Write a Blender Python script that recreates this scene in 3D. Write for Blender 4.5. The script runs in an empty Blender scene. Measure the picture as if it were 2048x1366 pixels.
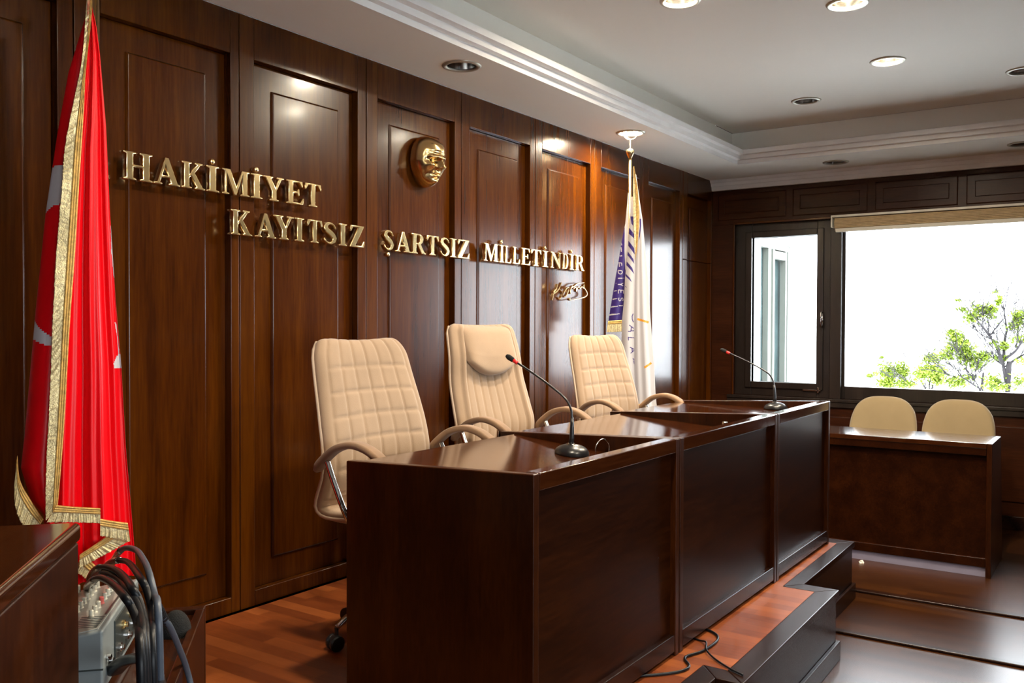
import bpy, bmesh, math, random
from mathutils import Vector, Matrix
random.seed(7)
sc = bpy.context.scene
COL = sc.collection
PI = math.pi
# ---------------------------------------------------------------- camera, world, exposure
cam_data = bpy.data.cameras.new('camera'); cam = bpy.data.objects.new('camera', cam_data); COL.objects.link(cam)
cam_data.sensor_width = 36; cam_data.lens = 1786.1 / 2048 * 36; cam_data.clip_start = .05; cam_data.clip_end = 400
_y, _p, _r = [math.radians(a) for a in (34.373, -0.993, 0.173)]
F_ = Vector((math.cos(_y)*math.cos(_p), math.sin(_y)*math.cos(_p), math.sin(_p)))
rt = Vector((math.sin(_y), -math.cos(_y), 0)); up = rt.cross(F_)
R_ = rt*math.cos(_r) + up*math.sin(_r); U_ = up*math.cos(_r) - rt*math.sin(_r)
m = Matrix.Identity(4)
for i in range(3):
    m[i][0], m[i][1], m[i][2] = R_[i], U_[i], -F_[i]
m[2][3] = 1.2
cam.matrix_world = m; sc.camera = cam
vs = sc.view_settings; vs.view_transform = 'Standard'; vs.look = 'None'; vs.exposure = 0.15; vs.gamma = 1; vs.use_curve_mapping = False
world = bpy.data.worlds.new('overcast_sky'); sc.world = world; world.use_nodes = True
WN = world.node_tree.nodes; bgn = WN['Background']
bgn.inputs['Color'].default_value = (.93, .965, 1, 1); bgn.inputs['Strength'].default_value = 14.0
LAMP_W = 50.0            # watts of one lit downlight

# ---------------------------------------------------------------- materials
MATS = {}
def new_mat(name):
    mt = bpy.data.materials.new(name); mt.use_nodes = True
    nt = mt.node_tree; b = nt.nodes['Principled BSDF']
    MATS[name] = mt
    return mt, nt, b
def plain(name, col, rough=.5, metal=0., spec=.5, bump=0., bscale=200., vary=0., vscale=6., coat=0., sheen=0.):
    mt, nt, b = new_mat(name)
    b.inputs['Base Color'].default_value = (*col, 1); b.inputs['Roughness'].default_value = rough
    b.inputs['Metallic'].default_value = metal; b.inputs['Specular IOR Level'].default_value = spec
    b.inputs['Coat Weight'].default_value = coat; b.inputs['Coat Roughness'].default_value = .1
    b.inputs['Sheen Weight'].default_value = sheen
    tc = nt.nodes.new('ShaderNodeTexCoord')
    if bump:
        n = nt.nodes.new('ShaderNodeTexNoise'); n.inputs['Scale'].default_value = bscale; n.inputs['Detail'].default_value = 3
        nt.links.new(tc.outputs['Object'], n.inputs['Vector'])
        bp = nt.nodes.new('ShaderNodeBump'); bp.inputs['Strength'].default_value = bump; bp.inputs['Distance'].default_value = .002
        nt.links.new(n.outputs['Fac'], bp.inputs['Height']); nt.links.new(bp.outputs['Normal'], b.inputs['Normal'])
    if vary:
        n = nt.nodes.new('ShaderNodeTexNoise'); n.inputs['Scale'].default_value = vscale; n.inputs['Detail'].default_value = 4
        nt.links.new(tc.outputs['Object'], n.inputs['Vector'])
        r = nt.nodes.new('ShaderNodeValToRGB'); r.color_ramp.elements[0].position = .3; r.color_ramp.elements[1].position = .7
        r.color_ramp.elements[0].color = (*[c*(1-vary) for c in col], 1); r.color_ramp.elements[1].color = (*[min(1, c*(1+vary)) for c in col], 1)
        nt.links.new(n.outputs['Fac'], r.inputs['Fac']); nt.links.new(r.outputs['Color'], b.inputs['Base Color'])
    return mt
def wood(name, dark, mid, light, axis='Z', rough=.3, stretch=14., coat=.3, scale=7., spec=.45, fine=.45):
    mt, nt, b = new_mat(name)
    tc = nt.nodes.new('ShaderNodeTexCoord'); mp = nt.nodes.new('ShaderNodeMapping')
    s = [scale]*3; s['XYZ'.index(axis)] = scale/stretch
    mp.inputs['Scale'].default_value = s
    nt.links.new(tc.outputs['Object'], mp.inputs['Vector'])
    n1 = nt.nodes.new('ShaderNodeTexNoise'); n1.inputs['Scale'].default_value = 1.3; n1.inputs['Detail'].default_value = 5; n1.inputs['Roughness'].default_value = .6
    n2 = nt.nodes.new('ShaderNodeTexNoise'); n2.inputs['Scale'].default_value = 16; n2.inputs['Detail'].default_value = 4; n2.inputs['Distortion'].default_value = .2
    nt.links.new(mp.outputs['Vector'], n1.inputs['Vector']); nt.links.new(mp.outputs['Vector'], n2.inputs['Vector'])
    mx = nt.nodes.new('ShaderNodeMath'); mx.operation = 'MULTIPLY_ADD'; mx.inputs[1].default_value = fine
    nt.links.new(n2.outputs['Fac'], mx.inputs[0])
    m2 = nt.nodes.new('ShaderNodeMath'); m2.operation = 'MULTIPLY'; m2.inputs[1].default_value = 1.05-fine
    nt.links.new(n1.outputs['Fac'], m2.inputs[0]); nt.links.new(m2.outputs[0], mx.inputs[2])
    r = nt.nodes.new('ShaderNodeValToRGB'); e = r.color_ramp.elements
    e[0].position = .38; e[0].color = (*dark, 1); e[1].position = .66; e[1].color = (*light, 1)
    k = e.new(.52); k.color = (*mid, 1)
    nt.links.new(mx.outputs[0], r.inputs['Fac']); nt.links.new(r.outputs['Color'], b.inputs['Base Color'])
    b.inputs['Roughness'].default_value = rough; b.inputs['Specular IOR Level'].default_value = spec
    b.inputs['Coat Weight'].default_value = coat; b.inputs['Coat Roughness'].default_value = .12
    bp = nt.nodes.new('ShaderNodeBump'); bp.inputs['Strength'].default_value = .03; bp.inputs['Distance'].default_value = .001
    nt.links.new(n2.outputs['Fac'], bp.inputs['Height']); nt.links.new(bp.outputs['Normal'], b.inputs['Normal'])
    return mt
def parquet(name, cols, rough=.28, wear=.0):
    # three-strip laminate, strips run along Y
    mt, nt, b = new_mat(name)
    tc = nt.nodes.new('ShaderNodeTexCoord'); mp = nt.nodes.new('ShaderNodeMapping'); mp.inputs['Rotation'].default_value = (0, 0, PI/2)
    nt.links.new(tc.outputs['Object'], mp.inputs['Vector'])
    br = nt.nodes.new('ShaderNodeTexBrick'); br.inputs['Scale'].default_value = 1
    br.inputs['Brick Width'].default_value = .42; br.inputs['Row Height'].default_value = .066
    br.inputs['Mortar Size'].default_value = .0008; br.inputs['Mortar Smooth'].default_value = .1; br.inputs['Bias'].default_value = 0
    br.offset = .37; br.offset_frequency = 2
    br.inputs['Color1'].default_value = (0, 0, 0, 1); br.inputs['Color2'].default_value = (1, 1, 1, 1); br.inputs['Mortar'].default_value = (.25, .25, .25, 1)
    nt.links.new(mp.outputs['Vector'], br.inputs['Vector'])
    m2 = nt.nodes.new('ShaderNodeMapping'); m2.inputs['Scale'].default_value = (60, 5, 5)
    nt.links.new(tc.outputs['Object'], m2.inputs['Vector'])
    n = nt.nodes.new('ShaderNodeTexNoise'); n.inputs['Scale'].default_value = 1.5; n.inputs['Detail'].default_value = 5
    nt.links.new(m2.outputs['Vector'], n.inputs['Vector'])
    mx = nt.nodes.new('ShaderNodeMix'); mx.data_type = 'RGBA'; mx.inputs['Factor'].default_value = .42
    nt.links.new(br.outputs['Color'], mx.inputs['A']); nt.links.new(n.outputs['Fac'], mx.inputs['B'])
    r = nt.nodes.new('ShaderNodeValToRGB'); e = r.color_ramp.elements
    e[0].position = .15; e[0].color = (*cols[0], 1); e[1].position = .85; e[1].color = (*cols[2], 1); k = e.new(.5); k.color = (*cols[1], 1)
    nt.links.new(mx.outputs['Result'], r.inputs['Fac']); nt.links.new(r.outputs['Color'], b.inputs['Base Color'])
    b.inputs['Roughness'].default_value = rough; b.inputs['Coat Weight'].default_value = 0; b.inputs['Specular IOR Level'].default_value = .35
    return mt
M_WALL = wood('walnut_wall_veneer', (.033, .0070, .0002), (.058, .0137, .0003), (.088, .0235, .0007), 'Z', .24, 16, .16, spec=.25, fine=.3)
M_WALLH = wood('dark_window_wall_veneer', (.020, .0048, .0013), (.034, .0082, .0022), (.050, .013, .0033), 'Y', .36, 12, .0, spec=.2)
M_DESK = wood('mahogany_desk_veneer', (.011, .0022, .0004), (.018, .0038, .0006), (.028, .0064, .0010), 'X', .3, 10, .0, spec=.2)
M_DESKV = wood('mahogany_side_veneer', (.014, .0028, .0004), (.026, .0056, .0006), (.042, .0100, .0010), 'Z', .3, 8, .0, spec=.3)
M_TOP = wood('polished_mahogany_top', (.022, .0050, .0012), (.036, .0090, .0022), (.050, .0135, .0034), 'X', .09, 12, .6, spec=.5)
M_FRAME = wood('dark_brown_window_frame', (.010, .0065, .005), (.016, .010, .0075), (.024, .015, .011), 'Z', .35, 14, .15)
M_TRIM = wood('dark_floor_border', (.010, .0040, .0026), (.016, .0058, .0034), (.024, .009, .005), 'X', .27, 10, .0, spec=.25)
M_FLOOR = parquet('orange_parquet_laminate', [(.14, .029, .006), (.24, .058, .012), (.33, .090, .021)], .34)
M_LOW = parquet('dark_parquet_laminate', [(.024, .0070, .0016), (.038, .0115, .0024), (.054, .017, .0036)], .27)
M_CEIL = plain('cream_ceiling_paint', (.84, .80, .71), .9, bump=.05, bscale=40, vary=.02, vscale=1.2)
M_MOULD = plain('white_plaster_moulding', (.82, .80, .77), .7, vary=.03, vscale=9)
M_BRASS = plain('polished_brass', (.86, .66, .34), .24, 1., bump=.04, bscale=60, vary=.12, vscale=25)
M_BRASSD = plain('cast_brass', (.75, .54, .25), .22, 1., bump=.12, bscale=35, vary=.1, vscale=14)
M_GOLD = plain('gold_thread', (.72, .46, .14), .38, .5, bump=1., bscale=420, vary=.25, vscale=70)
M_FRINGE = plain('gold_fringe_thread', (.82, .66, .36), .34, .45, bump=1., bscale=250, vary=.3, vscale=120)
M_RED = plain('red_satin', (.80, .0015, .007), .36, 0, .3)
M_WHITE = plain('white_satin', (.60, .59, .62), .35, 0, .4, sheen=.1)
M_PURPLE = plain('purple_satin', (.045, .025, .19), .4, 0, .4)
M_ORANGE = plain('orange_print', (.85, .33, .02), .5)
M_BEIGE = plain('beige_suede', (.365, .250, .160), .85, 0, .15, bump=.25, bscale=300, vary=.10, vscale=5, sheen=.35)
M_BEIGE2 = plain('worn_beige_arm_suede', (.27, .165, .095), .8, 0, .2, bump=.25, bscale=250, vary=.22, vscale=9, sheen=.2)
M_PIPE = plain('pale_piping', (.52, .39, .28), .7, vary=.05)
M_CREAM = plain('cream_visitor_fabric', (.30, .225, .125), .9, 0, .1, bump=.3, bscale=350, vary=.06, sheen=.3)
M_CHROME = plain('chrome', (.75, .74, .73), .12, 1., vary=.04)
M_BLACK = plain('black_plastic', (.012, .012, .014), .3, 0, .5, vary=.2)
M_FOAM = plain('black_foam', (.004, .004, .004), .9, bump=1, bscale=400, vary=.2)
M_RUBBER = plain('black_rubber_cable', (.006, .007, .009), .38, 0, .25, vary=.2)
M_GREYC = plain('grey_cable', (.06, .075, .10), .4, 0, .5, vary=.1)
M_REDP = plain('red_ring', (.75, .02, .02), .4, vary=.05)
M_GREY = plain('grey_painted_metal', (.26, .30, .31), .42, .2, vary=.05)
M_PANEL = plain('light_mixer_panel', (.42, .42, .39), .4, .2, vary=.12, vscale=40)
M_DARKP = plain('dark_panel_print', (.035, .045, .045), .4, vary=.1)
M_KNOB = plain('pale_knob', (.62, .60, .50), .25, .3, vary=.1)
M_KNOBR = plain('red_knob', (.65, .12, .10), .3, vary=.1)
M_BLIND = plain('beige_pleated_blind', (.52, .38, .21), .75, vary=.08, vscale=30)
M_BLINDW = plain('cream_blind_rail', (.72, .68, .58), .5, vary=.03)
M_EXT = plain('white_render', (.86, .86, .84), .9, vary=.03, vscale=2)
M_EXTG = plain('window_glass_green_grey', (.05, .075, .075), .15, 0, .6, vary=.5, vscale=1.4)
M_PVC = plain('white_pvc', (.13, .14, .12), .4, vary=.03)
M_LEAF = plain('spring_leaf', (.15, .215, .006), .6, vary=.35, vscale=2.5)
M_BARK = plain('grey_bark', (.022, .018, .02), .9, vary=.3, vscale=12)
M_GROUND = plain('pale_hazy_ground', (.75, .78, .80), .95, vary=.04, vscale=.05)
M_LITFLOOR = plain('lit_floor_lilac_grey', (.30, .275, .37), .4, vary=.08)  # pale tone carries the daylight on the floor under the side desk
M_PAPER = plain('white_paper', (.80, .78, .70), .8, vary=.05)
M_REFL = plain('downlight_reflector', (.45, .43, .40), .2, 1., vary=.1)
M_RING = plain('beige_metal_ring', (.50, .47, .38), .35, .5, vary=.05)
M_GREYSTUD = plain('brushed_steel', (.55, .53, .50), .25, 1., vary=.1)
def glass(name, tint=(1, 1, 1), fac=.08):
    mt = bpy.data.materials.new(name); mt.use_nodes = True; nt = mt.node_tree; nt.nodes.clear()
    o = nt.nodes.new('ShaderNodeOutputMaterial'); t = nt.nodes.new('ShaderNodeBsdfTransparent'); g = nt.nodes.new('ShaderNodeBsdfGlossy')
    t.inputs['Color'].default_value = (*tint, 1); g.inputs['Roughness'].default_value = .03
    fr = nt.nodes.new('ShaderNodeFresnel'); fr.inputs['IOR'].default_value = 1.45
    mx = nt.nodes.new('ShaderNodeMixShader')
    nt.links.new(fr.outputs[0], mx.inputs['Fac']); nt.links.new(t.outputs[0], mx.inputs[1]); nt.links.new(g.outputs[0], mx.inputs[2]); nt.links.new(mx.outputs[0], o.inputs['Surface'])
    return mt
M_GLASS = glass('window_glass', (.97, .99, 1))
def emit(name, col, s):
    mt, nt, b = new_mat(name)
    b.inputs['Emission Color'].default_value = (*col, 1); b.inputs['Emission Strength'].default_value = s
    return mt
M_LIT = emit('lit_lamp_diffuser', (1, .93, .78), 9)

# ---------------------------------------------------------------- helpers
def tag(o, label=None, cat=None, group=None, kind=None):
    if label: o['label'] = label
    if cat: o['category'] = cat
    if group: o['group'] = group
    if kind: o['kind'] = kind
    return o
def thing(name, label, cat, loc=(0, 0, 0), rz=0, group=None):
    o = bpy.data.objects.new(name, None); COL.objects.link(o); o.empty_display_size = .1
    o.location = loc; o.rotation_euler = (0, 0, rz)
    return tag(o, label, cat, group)
def obj(name, bm, mats, parent=None, smooth=False, bevel=0, segs=2, local=True):
    me = bpy.data.meshes.new(name); bm.normal_update(); bm.to_mesh(me); bm.free()
    o = bpy.data.objects.new(name, me); COL.objects.link(o)
    for mt in (mats if isinstance(mats, (list, tuple)) else [mats]): me.materials.append(mt)
    if smooth:
        for p in me.polygons: p.use_smooth = True
    if parent: o.parent = parent
    if bevel:
        b = o.modifiers.new('bevel', 'BEVEL'); b.width = bevel; b.segments = segs; b.limit_method = 'ANGLE'; b.angle_limit = math.radians(40)
        b.harden_normals = True
        for p in me.polygons: p.use_smooth = True
    return o
def struct(name, bm, mats, **k):
    return tag(obj(name, bm, mats, **k), kind='structure')
def B(): return bmesh.new()
def box(bm, x0, x1, y0, y1, z0, z1, mi=0):
    v = [bm.verts.new((x, y, z)) for z in (z0, z1) for y in (y0, y1) for x in (x0, x1)]
    for f in ((0, 2, 3, 1), (4, 5, 7, 6), (0, 1, 5, 4), (2, 6, 7, 3), (0, 4, 6, 2), (1, 3, 7, 5)):
        bm.faces.new([v[i] for i in f]).material_index = mi
    return v
def prism(bm, poly, z0, z1, mi=0):
    a = sum(poly[i][0]*poly[(i+1) % len(poly)][1]-poly[(i+1) % len(poly)][0]*poly[i][1] for i in range(len(poly)))
    if a < 0: poly = poly[::-1]
    lo = [bm.verts.new((p[0], p[1], z0)) for p in poly]; hi = [bm.verts.new((p[0], p[1], z1)) for p in poly]
    n = len(poly)
    bm.faces.new(lo[::-1]).material_index = mi; bm.faces.new(hi).material_index = mi
    for i in range(n): bm.faces.new((lo[i], lo[(i+1) % n], hi[(i+1) % n], hi[i])).material_index = mi
def hexa(bm, lo, hi, mi=0):
    "eight corner solid: lo and hi are four points each, counter-clockwise seen from above"
    a = [bm.verts.new(p) for p in lo]; b = [bm.verts.new(p) for p in hi]
    bm.faces.new(a[::-1]).material_index = mi; bm.faces.new(b).material_index = mi
    for i in range(4): bm.faces.new((a[i], a[(i+1) % 4], b[(i+1) % 4], b[i])).material_index = mi
def lathe(bm, prof, c=(0, 0, 0), n=28, axis=None, mi=0):
    rings = []
    A = Vector(axis).normalized() if axis else Vector((0, 0, 1))
    q = Vector((0, 0, 1)).rotation_difference(A)
    for r, z in prof:
        rings.append([bm.verts.new(Vector(c) + q @ Vector((r*math.cos(2*PI*i/n), r*math.sin(2*PI*i/n), z))) for i in range(n)])
    for a, b in zip(rings, rings[1:]):
        for i in range(n):
            bm.faces.new((a[i], a[(i+1) % n], b[(i+1) % n], b[i])).material_index = mi
    bm.faces.new(rings[0][::-1]).material_index = mi; bm.faces.new(rings[-1]).material_index = mi
def catmull(pts, k=8):
    P = [Vector(p) for p in pts]; out = []
    Q = [P[0]*2-P[1]] + P + [P[-1]*2-P[-2]]
    for i in range(1, len(Q)-2):
        a, b, c, d = Q[i-1:i+3]
        for j in range(k):
            t = j/k
            out.append(.5*((2*b)+(c-a)*t+(2*a-5*b+4*c-d)*t*t+(3*b-a-3*c+d)*t**3))
    out.append(P[-1]); return out
def sweep(bm, path, sect, upv=(0, 0, 1), closed=False, mi=0, scale=None):
    "sweep a closed 2D section [(side, up)...] along a path"
    n = len(path); rings = []; U = Vector(upv).normalized(); prev = None
    for i, p in enumerate(path):
        if closed: t = path[(i+1) % n]-path[i-1]
        else: t = path[min(i+1, n-1)]-path[max(i-1, 0)]
        t = t.normalized()
        if prev is None:
            s = t.cross(U)
            if s.length < 1e-3: s = t.cross(Vector((1, .3, 0)))
        else:
            s = prev - t*prev.dot(t)
        s.normalize(); prev = s; u = s.cross(t).normalized()
        k = scale(i/(n-1)) if scale else 1
        rings.append([bm.verts.new(p + s*a*k + u*b*k) for a, b in sect])
    m_ = len(sect); rr = rings + ([rings[0]] if closed else [])
    for a, b in zip(rr, rr[1:]):
        for i in range(m_):
            bm.faces.new((a[i], b[i], b[(i+1) % m_], a[(i+1) % m_])).material_index = mi
    if not closed:
        bm.faces.new(rings[0]).material_index = mi; bm.faces.new(rings[-1][::-1]).material_index = mi
def circ(r, n=10): return [(r*math.cos(2*PI*i/n), r*math.sin(2*PI*i/n)) for i in range(n)]
def rrect(w, h, r, n=4):
    out = []
    for cx, cy, a0 in ((w/2-r, h/2-r, 0), (-w/2+r, h/2-r, 90), (-w/2+r, -h/2+r, 180), (w/2-r, -h/2+r, 270)):
        for j in range(n+1):
            a = math.radians(a0+90*j/n); out.append((cx+r*math.cos(a), cy+r*math.sin(a)))
    return out
def tube(bm, pts, r, k=8, n=10, mi=0, upv=(0, 0, 1)): sweep(bm, catmull(pts, k), circ(r, n), upv, mi=mi)
def fixn(bm): bmesh.ops.recalc_face_normals(bm, faces=bm.faces[:])
def curve_mesh(loops, extrude=0, bevel=0, res=1):
    "flat outline(s) with holes -> filled, extruded and chamfered mesh (in XY, thickness along Z)"
    cu = bpy.data.curves.new('tmp', 'CURVE'); cu.dimensions = '2D'; cu.fill_mode = 'BOTH'; cu.extrude = extrude; cu.bevel_depth = bevel; cu.bevel_resolution = res; cu.offset = -bevel
    for lp in loops:
        s = cu.splines.new('POLY'); s.points.add(len(lp)-1); s.use_cyclic_u = True
        for q, p in zip(s.points, lp): q.co = (p[0], p[1], 0, 1)
    o = bpy.data.objects.new('tmp', cu); COL.objects.link(o)
    dg = bpy.context.evaluated_depsgraph_get(); dg.update()
    me = bpy.data.meshes.new_from_object(o.evaluated_get(dg)); bpy.data.objects.remove(o); bpy.data.curves.remove(cu)
    bm = B(); bm.from_mesh(me); bpy.data.meshes.remove(me); return bm
def copy_tree(o, parent=None):
    c = o.copy(); COL.objects.link(c)
    if parent: c.parent = parent
    for ch in list(o.children): copy_tree(ch, c)
    return c
def inpoly(x, y, poly):
    c = False; j = len(poly)-1
    for i in range(len(poly)):
        xi, yi = poly[i]; xj, yj = poly[j]
        if (yi > y) != (yj > y) and x < (xj-xi)*(y-yi)/(yj-yi)+xi: c = not c
        j = i
    return c
def interp(tab, y):
    if y <= tab[0][0]: return tab[0][1]
    for (a, b), (c, d) in zip(tab, tab[1:]):
        if y <= c: return b+(d-b)*(y-a)/(c-a)
    return tab[-1][1]

# ---------------------------------------------------------------- room shell
LOW = -.317; YW = 3.05; XW = 7.65; CE = 2.5; TC = 2.77; XB = -3.2; YB = -4.6
TX, TY = 6.955, 2.57       # inner edge of the soffit
# floors
bm = B(); box(bm, XB-.2, XW+.2, YB-.2, YW+.3, LOW-.12, LOW); struct('floor', bm, M_LOW)
plat = [(XB, 1.145), (2.905, 1.145), (2.905, 1.05), (4.18, 1.065), (4.18, 1.225), (5.18, 1.235), (5.18, YW-.02), (XB, YW-.02)]
bm = B(); prism(bm, plat, LOW, -.012)
struct('trim_1', bm, M_TRIM)
inn = [(XB, 1.215), (2.985, 1.215), (2.985, 1.125), (4.098, 1.14), (4.098, 1.285), (5.09, 1.297), (5.09, YW-.02), (XB, YW-.02)]
bm = B(); prism(bm, inn, -.012, 0); struct('floor_platform', bm, M_FLOOR)
def band(outer, inner, z0, z1, bm):
    for i in range(len(outer)-1):
        prism(bm, [outer[i], outer[i+1], inner[i+1], inner[i]], z0, z1)
bm = B(); ov = [(x+dx, y+dy) for (x, y), (dx, dy) in zip(plat[:7], [(0, -.012), (-.012, -.012), (-.012, -.012), (.012, -.012), (.012, -.012), (.012, -.012), (.012, 0)])]
band(ov, inn[:7], -.03, .001, bm); struct('trim_2', bm, M_TRIM, bevel=.004)
bm = B(); fo = [(x+dx*1.5, y+dy*1.5) for (x, y), (dx, dy) in zip(plat[:7], [(0, -.012), (-.012, -.012), (-.012, -.012), (.012, -.012), (.012, -.012), (.012, -.012), (.012, 0)])]
band(fo, plat[:7], LOW, -.232, bm); struct('baseboard_platform', bm, M_TRIM, bevel=.003)
for k, (xa, n_) in enumerate(((4.56, 'trim_3'), (5.33, 'trim_4'))):
    bm = B(); box(bm, xa-.02, xa+.025, YB, (1.224, 3.04)[k], LOW, LOW+.014)
    struct(n_, bm, M_TRIM, bevel=.006)

# back (panelled) wall: stiles and rails round recessed panels with raised fields
seams = [-3.2, -2.1, -1.34, -.58, .18, .94, 1.73, 2.442, 3.199, 3.956, 4.713, 5.470, 6.227, 6.985, 7.65]
offs = {6: (.10, .045), 7: (.077, .06), 8: (.08, .06), 9: (.075, .06), 10: (.078, .055), 11: (.10, .06), 12: (.105, .06), 13: (.095, .04)}
DP = .036; ZT = 2.322
def wall_panels(bm, s0, s1, oL, oR, z0, z1, mi=0):
    xl, xr = s0+oL, s1-oR
    g = .0025
    box(bm, s0+g, xl, YW, YW+.06, z0, z1); box(bm, xr, s1-g, YW, YW+.06, z0, z1)
    return xl, xr
bm = B()
ZDOOR = 1.762; XD = 6.925
for i in range(len(seams)-1):
    s0, s1 = seams[i], seams[i+1]; oL, oR = offs.get(i, (.08, .06))
    zb = 0 if s0 < 5.1 else LOW
    pb = .066 if s0 < 5.1 else LOW+.07
    g = .002
    xl, xr = s0+oL, s1-oR
    pieces = [(zb, CE)]
    if i >= 13: pieces = [(ZDOOR+.004, CE)]
    for za, zc in pieces:
        box(bm, s0+g, xl, YW, YW+.07, za, zc); box(bm, xr, s1-(0 if i == 13 else g), YW, YW+.07, za, zc)
        box(bm, xl, xr, YW, YW+.07, ZT, zc)
        if za < pb: box(bm, xl, xr, YW, YW+.07, za, pb)
        box(bm, xl, xr, YW+DP, YW+.07, max(za, pb), ZT)
        fl, fr, ft, fb = xl+.115, xr-.095, ZT-.10, max(pb+.11, za)
        if i >= 13: fb = za
        hexa(bm, [(fl, YW+DP, fb), (fl, YW+DP, ft), (fr, YW+DP, ft), (fr, YW+DP, fb)], [(fl+.01, YW+DP-.01, fb+(.01 if i < 13 else 0)), (fl+.01, YW+DP-.01, ft-.01), (fr-.01, YW+DP-.01, ft-.01), (fr-.01, YW+DP-.01, fb+(.01 if i < 13 else 0))])
fixn(bm)
struct('wall_back', bm, M_WALL, bevel=.0035)
bm = B(); box(bm, XB-.2, XW+.2, YW+.07, YW+.25, LOW, 3.0); struct('wall_back_core', bm, M_TRIM)
# concealed door in the last bay
dr = tag(thing('door_1', None, None), kind='structure')
bm = B(); s0, s1 = seams[13], seams[14]
xl, xr = s0+.095, s1-.04
box(bm, s0+.004, xl, YW, YW+.07, LOW, ZDOOR); box(bm, xr, s1, YW, YW+.07, LOW, ZDOOR); box(bm, xl, xr, YW+DP, YW+.07, LOW+.07, ZDOOR); box(bm, xl, xr, YW, YW+.07, LOW, LOW+.07)
fl, fr = xl+.12, xr-.06
hexa(bm, [(fl, YW+DP, LOW+.18), (fl, YW+DP, ZDOOR), (fr, YW+DP, ZDOOR), (fr, YW+DP, LOW+.18)], [(fl+.01, YW+DP-.01, LOW+.19), (fl+.01, YW+DP-.01, ZDOOR), (fr-.01, YW+DP-.01, ZDOOR), (fr-.01, YW+DP-.01, LOW+.19)])
fixn(bm); obj('door_leaf', bm, M_WALL, dr, bevel=.003)

# window wall with openings
win = [(1.985, 2.86, .60, 2.105), (.02, 1.985, .60, 2.105)]
fill_win = [(-2.6, -.4, .60, 2.105), (.4, 2.6, .60, 2.105)]  # windows added in the unseen front wall to fill chairs and ceiling
bm = B()
def wallx(bm, y0, y1, z0, z1): box(bm, XW, XW+.22, y0, y1, z0, z1)
wallx(bm, YB-.2, YW+.07, LOW, .60); wallx(bm, YB-.2, YW+.07, 2.105, 3.0)
wallx(bm, 2.86, YW+.07, .60, 2.105); wallx(bm, YB-.2, .02, .6, 2.105)
# transom panels above, wainscot panels below
yy = 3.03; k = 0
divs = [3.03, 2.365, 1.70, 1.035, .37, -.295, -.96, -1.625, -2.29, -2.955, -3.62, -4.285]
for a, b in zip(divs, divs[1:]):
    for (ins, th) in ((0.028, .007), (.05, .004), (.085, .012)):
        z0, z1 = 2.118+ins*.9, 2.40-ins*.9
        if ins == .05: continue
        hexa(bm, [(XW-.0, b+ins, z0), (XW-.0, a-ins, z0), (XW, a-ins, z1), (XW, b+ins, z1)], [(XW-th, b+ins+.008, z0+.008), (XW-th, a-ins-.008, z0+.008), (XW-th, a-ins-.008, z1-.008), (XW-th, b+ins+.008, z1-.008)])
    hexa(bm, [(XW, b+.07, LOW+.2), (XW, a-.07, LOW+.2), (XW, a-.07, .46), (XW, b+.07, .46)], [(XW-.01, b+.08, LOW+.21), (XW-.01, a-.08, LOW+.21), (XW-.01, a-.08, .45), (XW-.01, b+.08, .45)])
fixn(bm)
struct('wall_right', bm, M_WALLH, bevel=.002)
bm = B(); box(bm, XW-.03, XW+.02, YB, 2.9, .575, .60); box(bm, XW-.02, XW, YB, 2.9, .53, .575); struct('trim_5', bm, M_FRAME, bevel=.003)
bm = B(); box(bm, XW-.018, XW, YB, YW, LOW, LOW+.1); struct('baseboard_right', bm, M_TRIM, bevel=.003)
# lit edge moulding round the small window
bm = B(); box(bm, XW-.012, XW, 2.845, 2.862, .6, 2.12); box(bm, XW-.012, XW, 1.985, 2.862, 2.1, 2.118); struct('trim_6', bm, M_WALL, bevel=.004)
def window(name, y0, y1, z0, z1, fw, sash=True, handle=False):
    w = tag(thing(name, None, None), kind='structure')
    bm = B(); xa, xb = XW+.05, XW+.12
    fl, fr, fb, ft = fw
    box(bm, xa, xb, y0, y0+fl, z0, z1); box(bm, xa, xb, y1-fr, y1, z0, z1); box(bm, xa, xb, y0+fl, y1-fr, z0, z0+fb); box(bm, xa, xb, y0+fl, y1-fr, z1-ft, z1)
    obj('window_frame', bm, M_FRAME, w, bevel=.004)
    if sash:
        bm = B(); xa -= .018; s = .055
        a, b, c, d = y0+fl-s, y1-fr+s, z0+fb-s, z1-ft+s
        box(bm, xa, xb-.01, a, a+s, c, d); box(bm, xa, xb-.01, b-s, b, c, d); box(bm, xa, xb-.01, a+s, b-s, c, c+s); box(bm, xa, xb-.01, a+s, b-s, d-s, d)
        obj('sash', bm, M_FRAME, w, bevel=.006)
    bm = B(); box(bm, XW+.085, XW+.091, y0+fl-.01, y1-fr+.01, z0+fb-.01, z1-ft+.01); obj('pane', bm, M_GLASS, w)
    if handle:
        bm = B(); tube(bm, [(XW+.03, 2.093, 1.32), (XW-.005, 2.093, 1.315), (XW-.005, 2.093, 1.21), (XW+.03, 2.093, 1.205)], .007); box(bm, XW+.025, XW+.034, 2.082, 2.104, 1.195, 1.33)
        h = obj('handle', bm, M_CHROME, w, smooth=True); h['label'] = 'small metal window handle'
        bm = B(); box(bm, XW+.03, XW+.04, 2.10, 2.25, .655, .668); box(bm, XW+.03, XW+.045, 2.115, 2.13, .64, .69)
        obj('hinge', bm, M_CHROME, w, bevel=.002)
    return w
window('window_1', 1.985, 2.86, .60, 2.105, (.155, .155, .12, .125), True, True)
window('window_2', .02, 1.985, .60, 2.105, (.07, .075, .105, .06), False)
bm = B(); box(bm, XW, XW+.05, 1.93, 2.02, .60, 2.105); struct('trim_7', bm, M_FRAME, bevel=.004)

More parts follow.
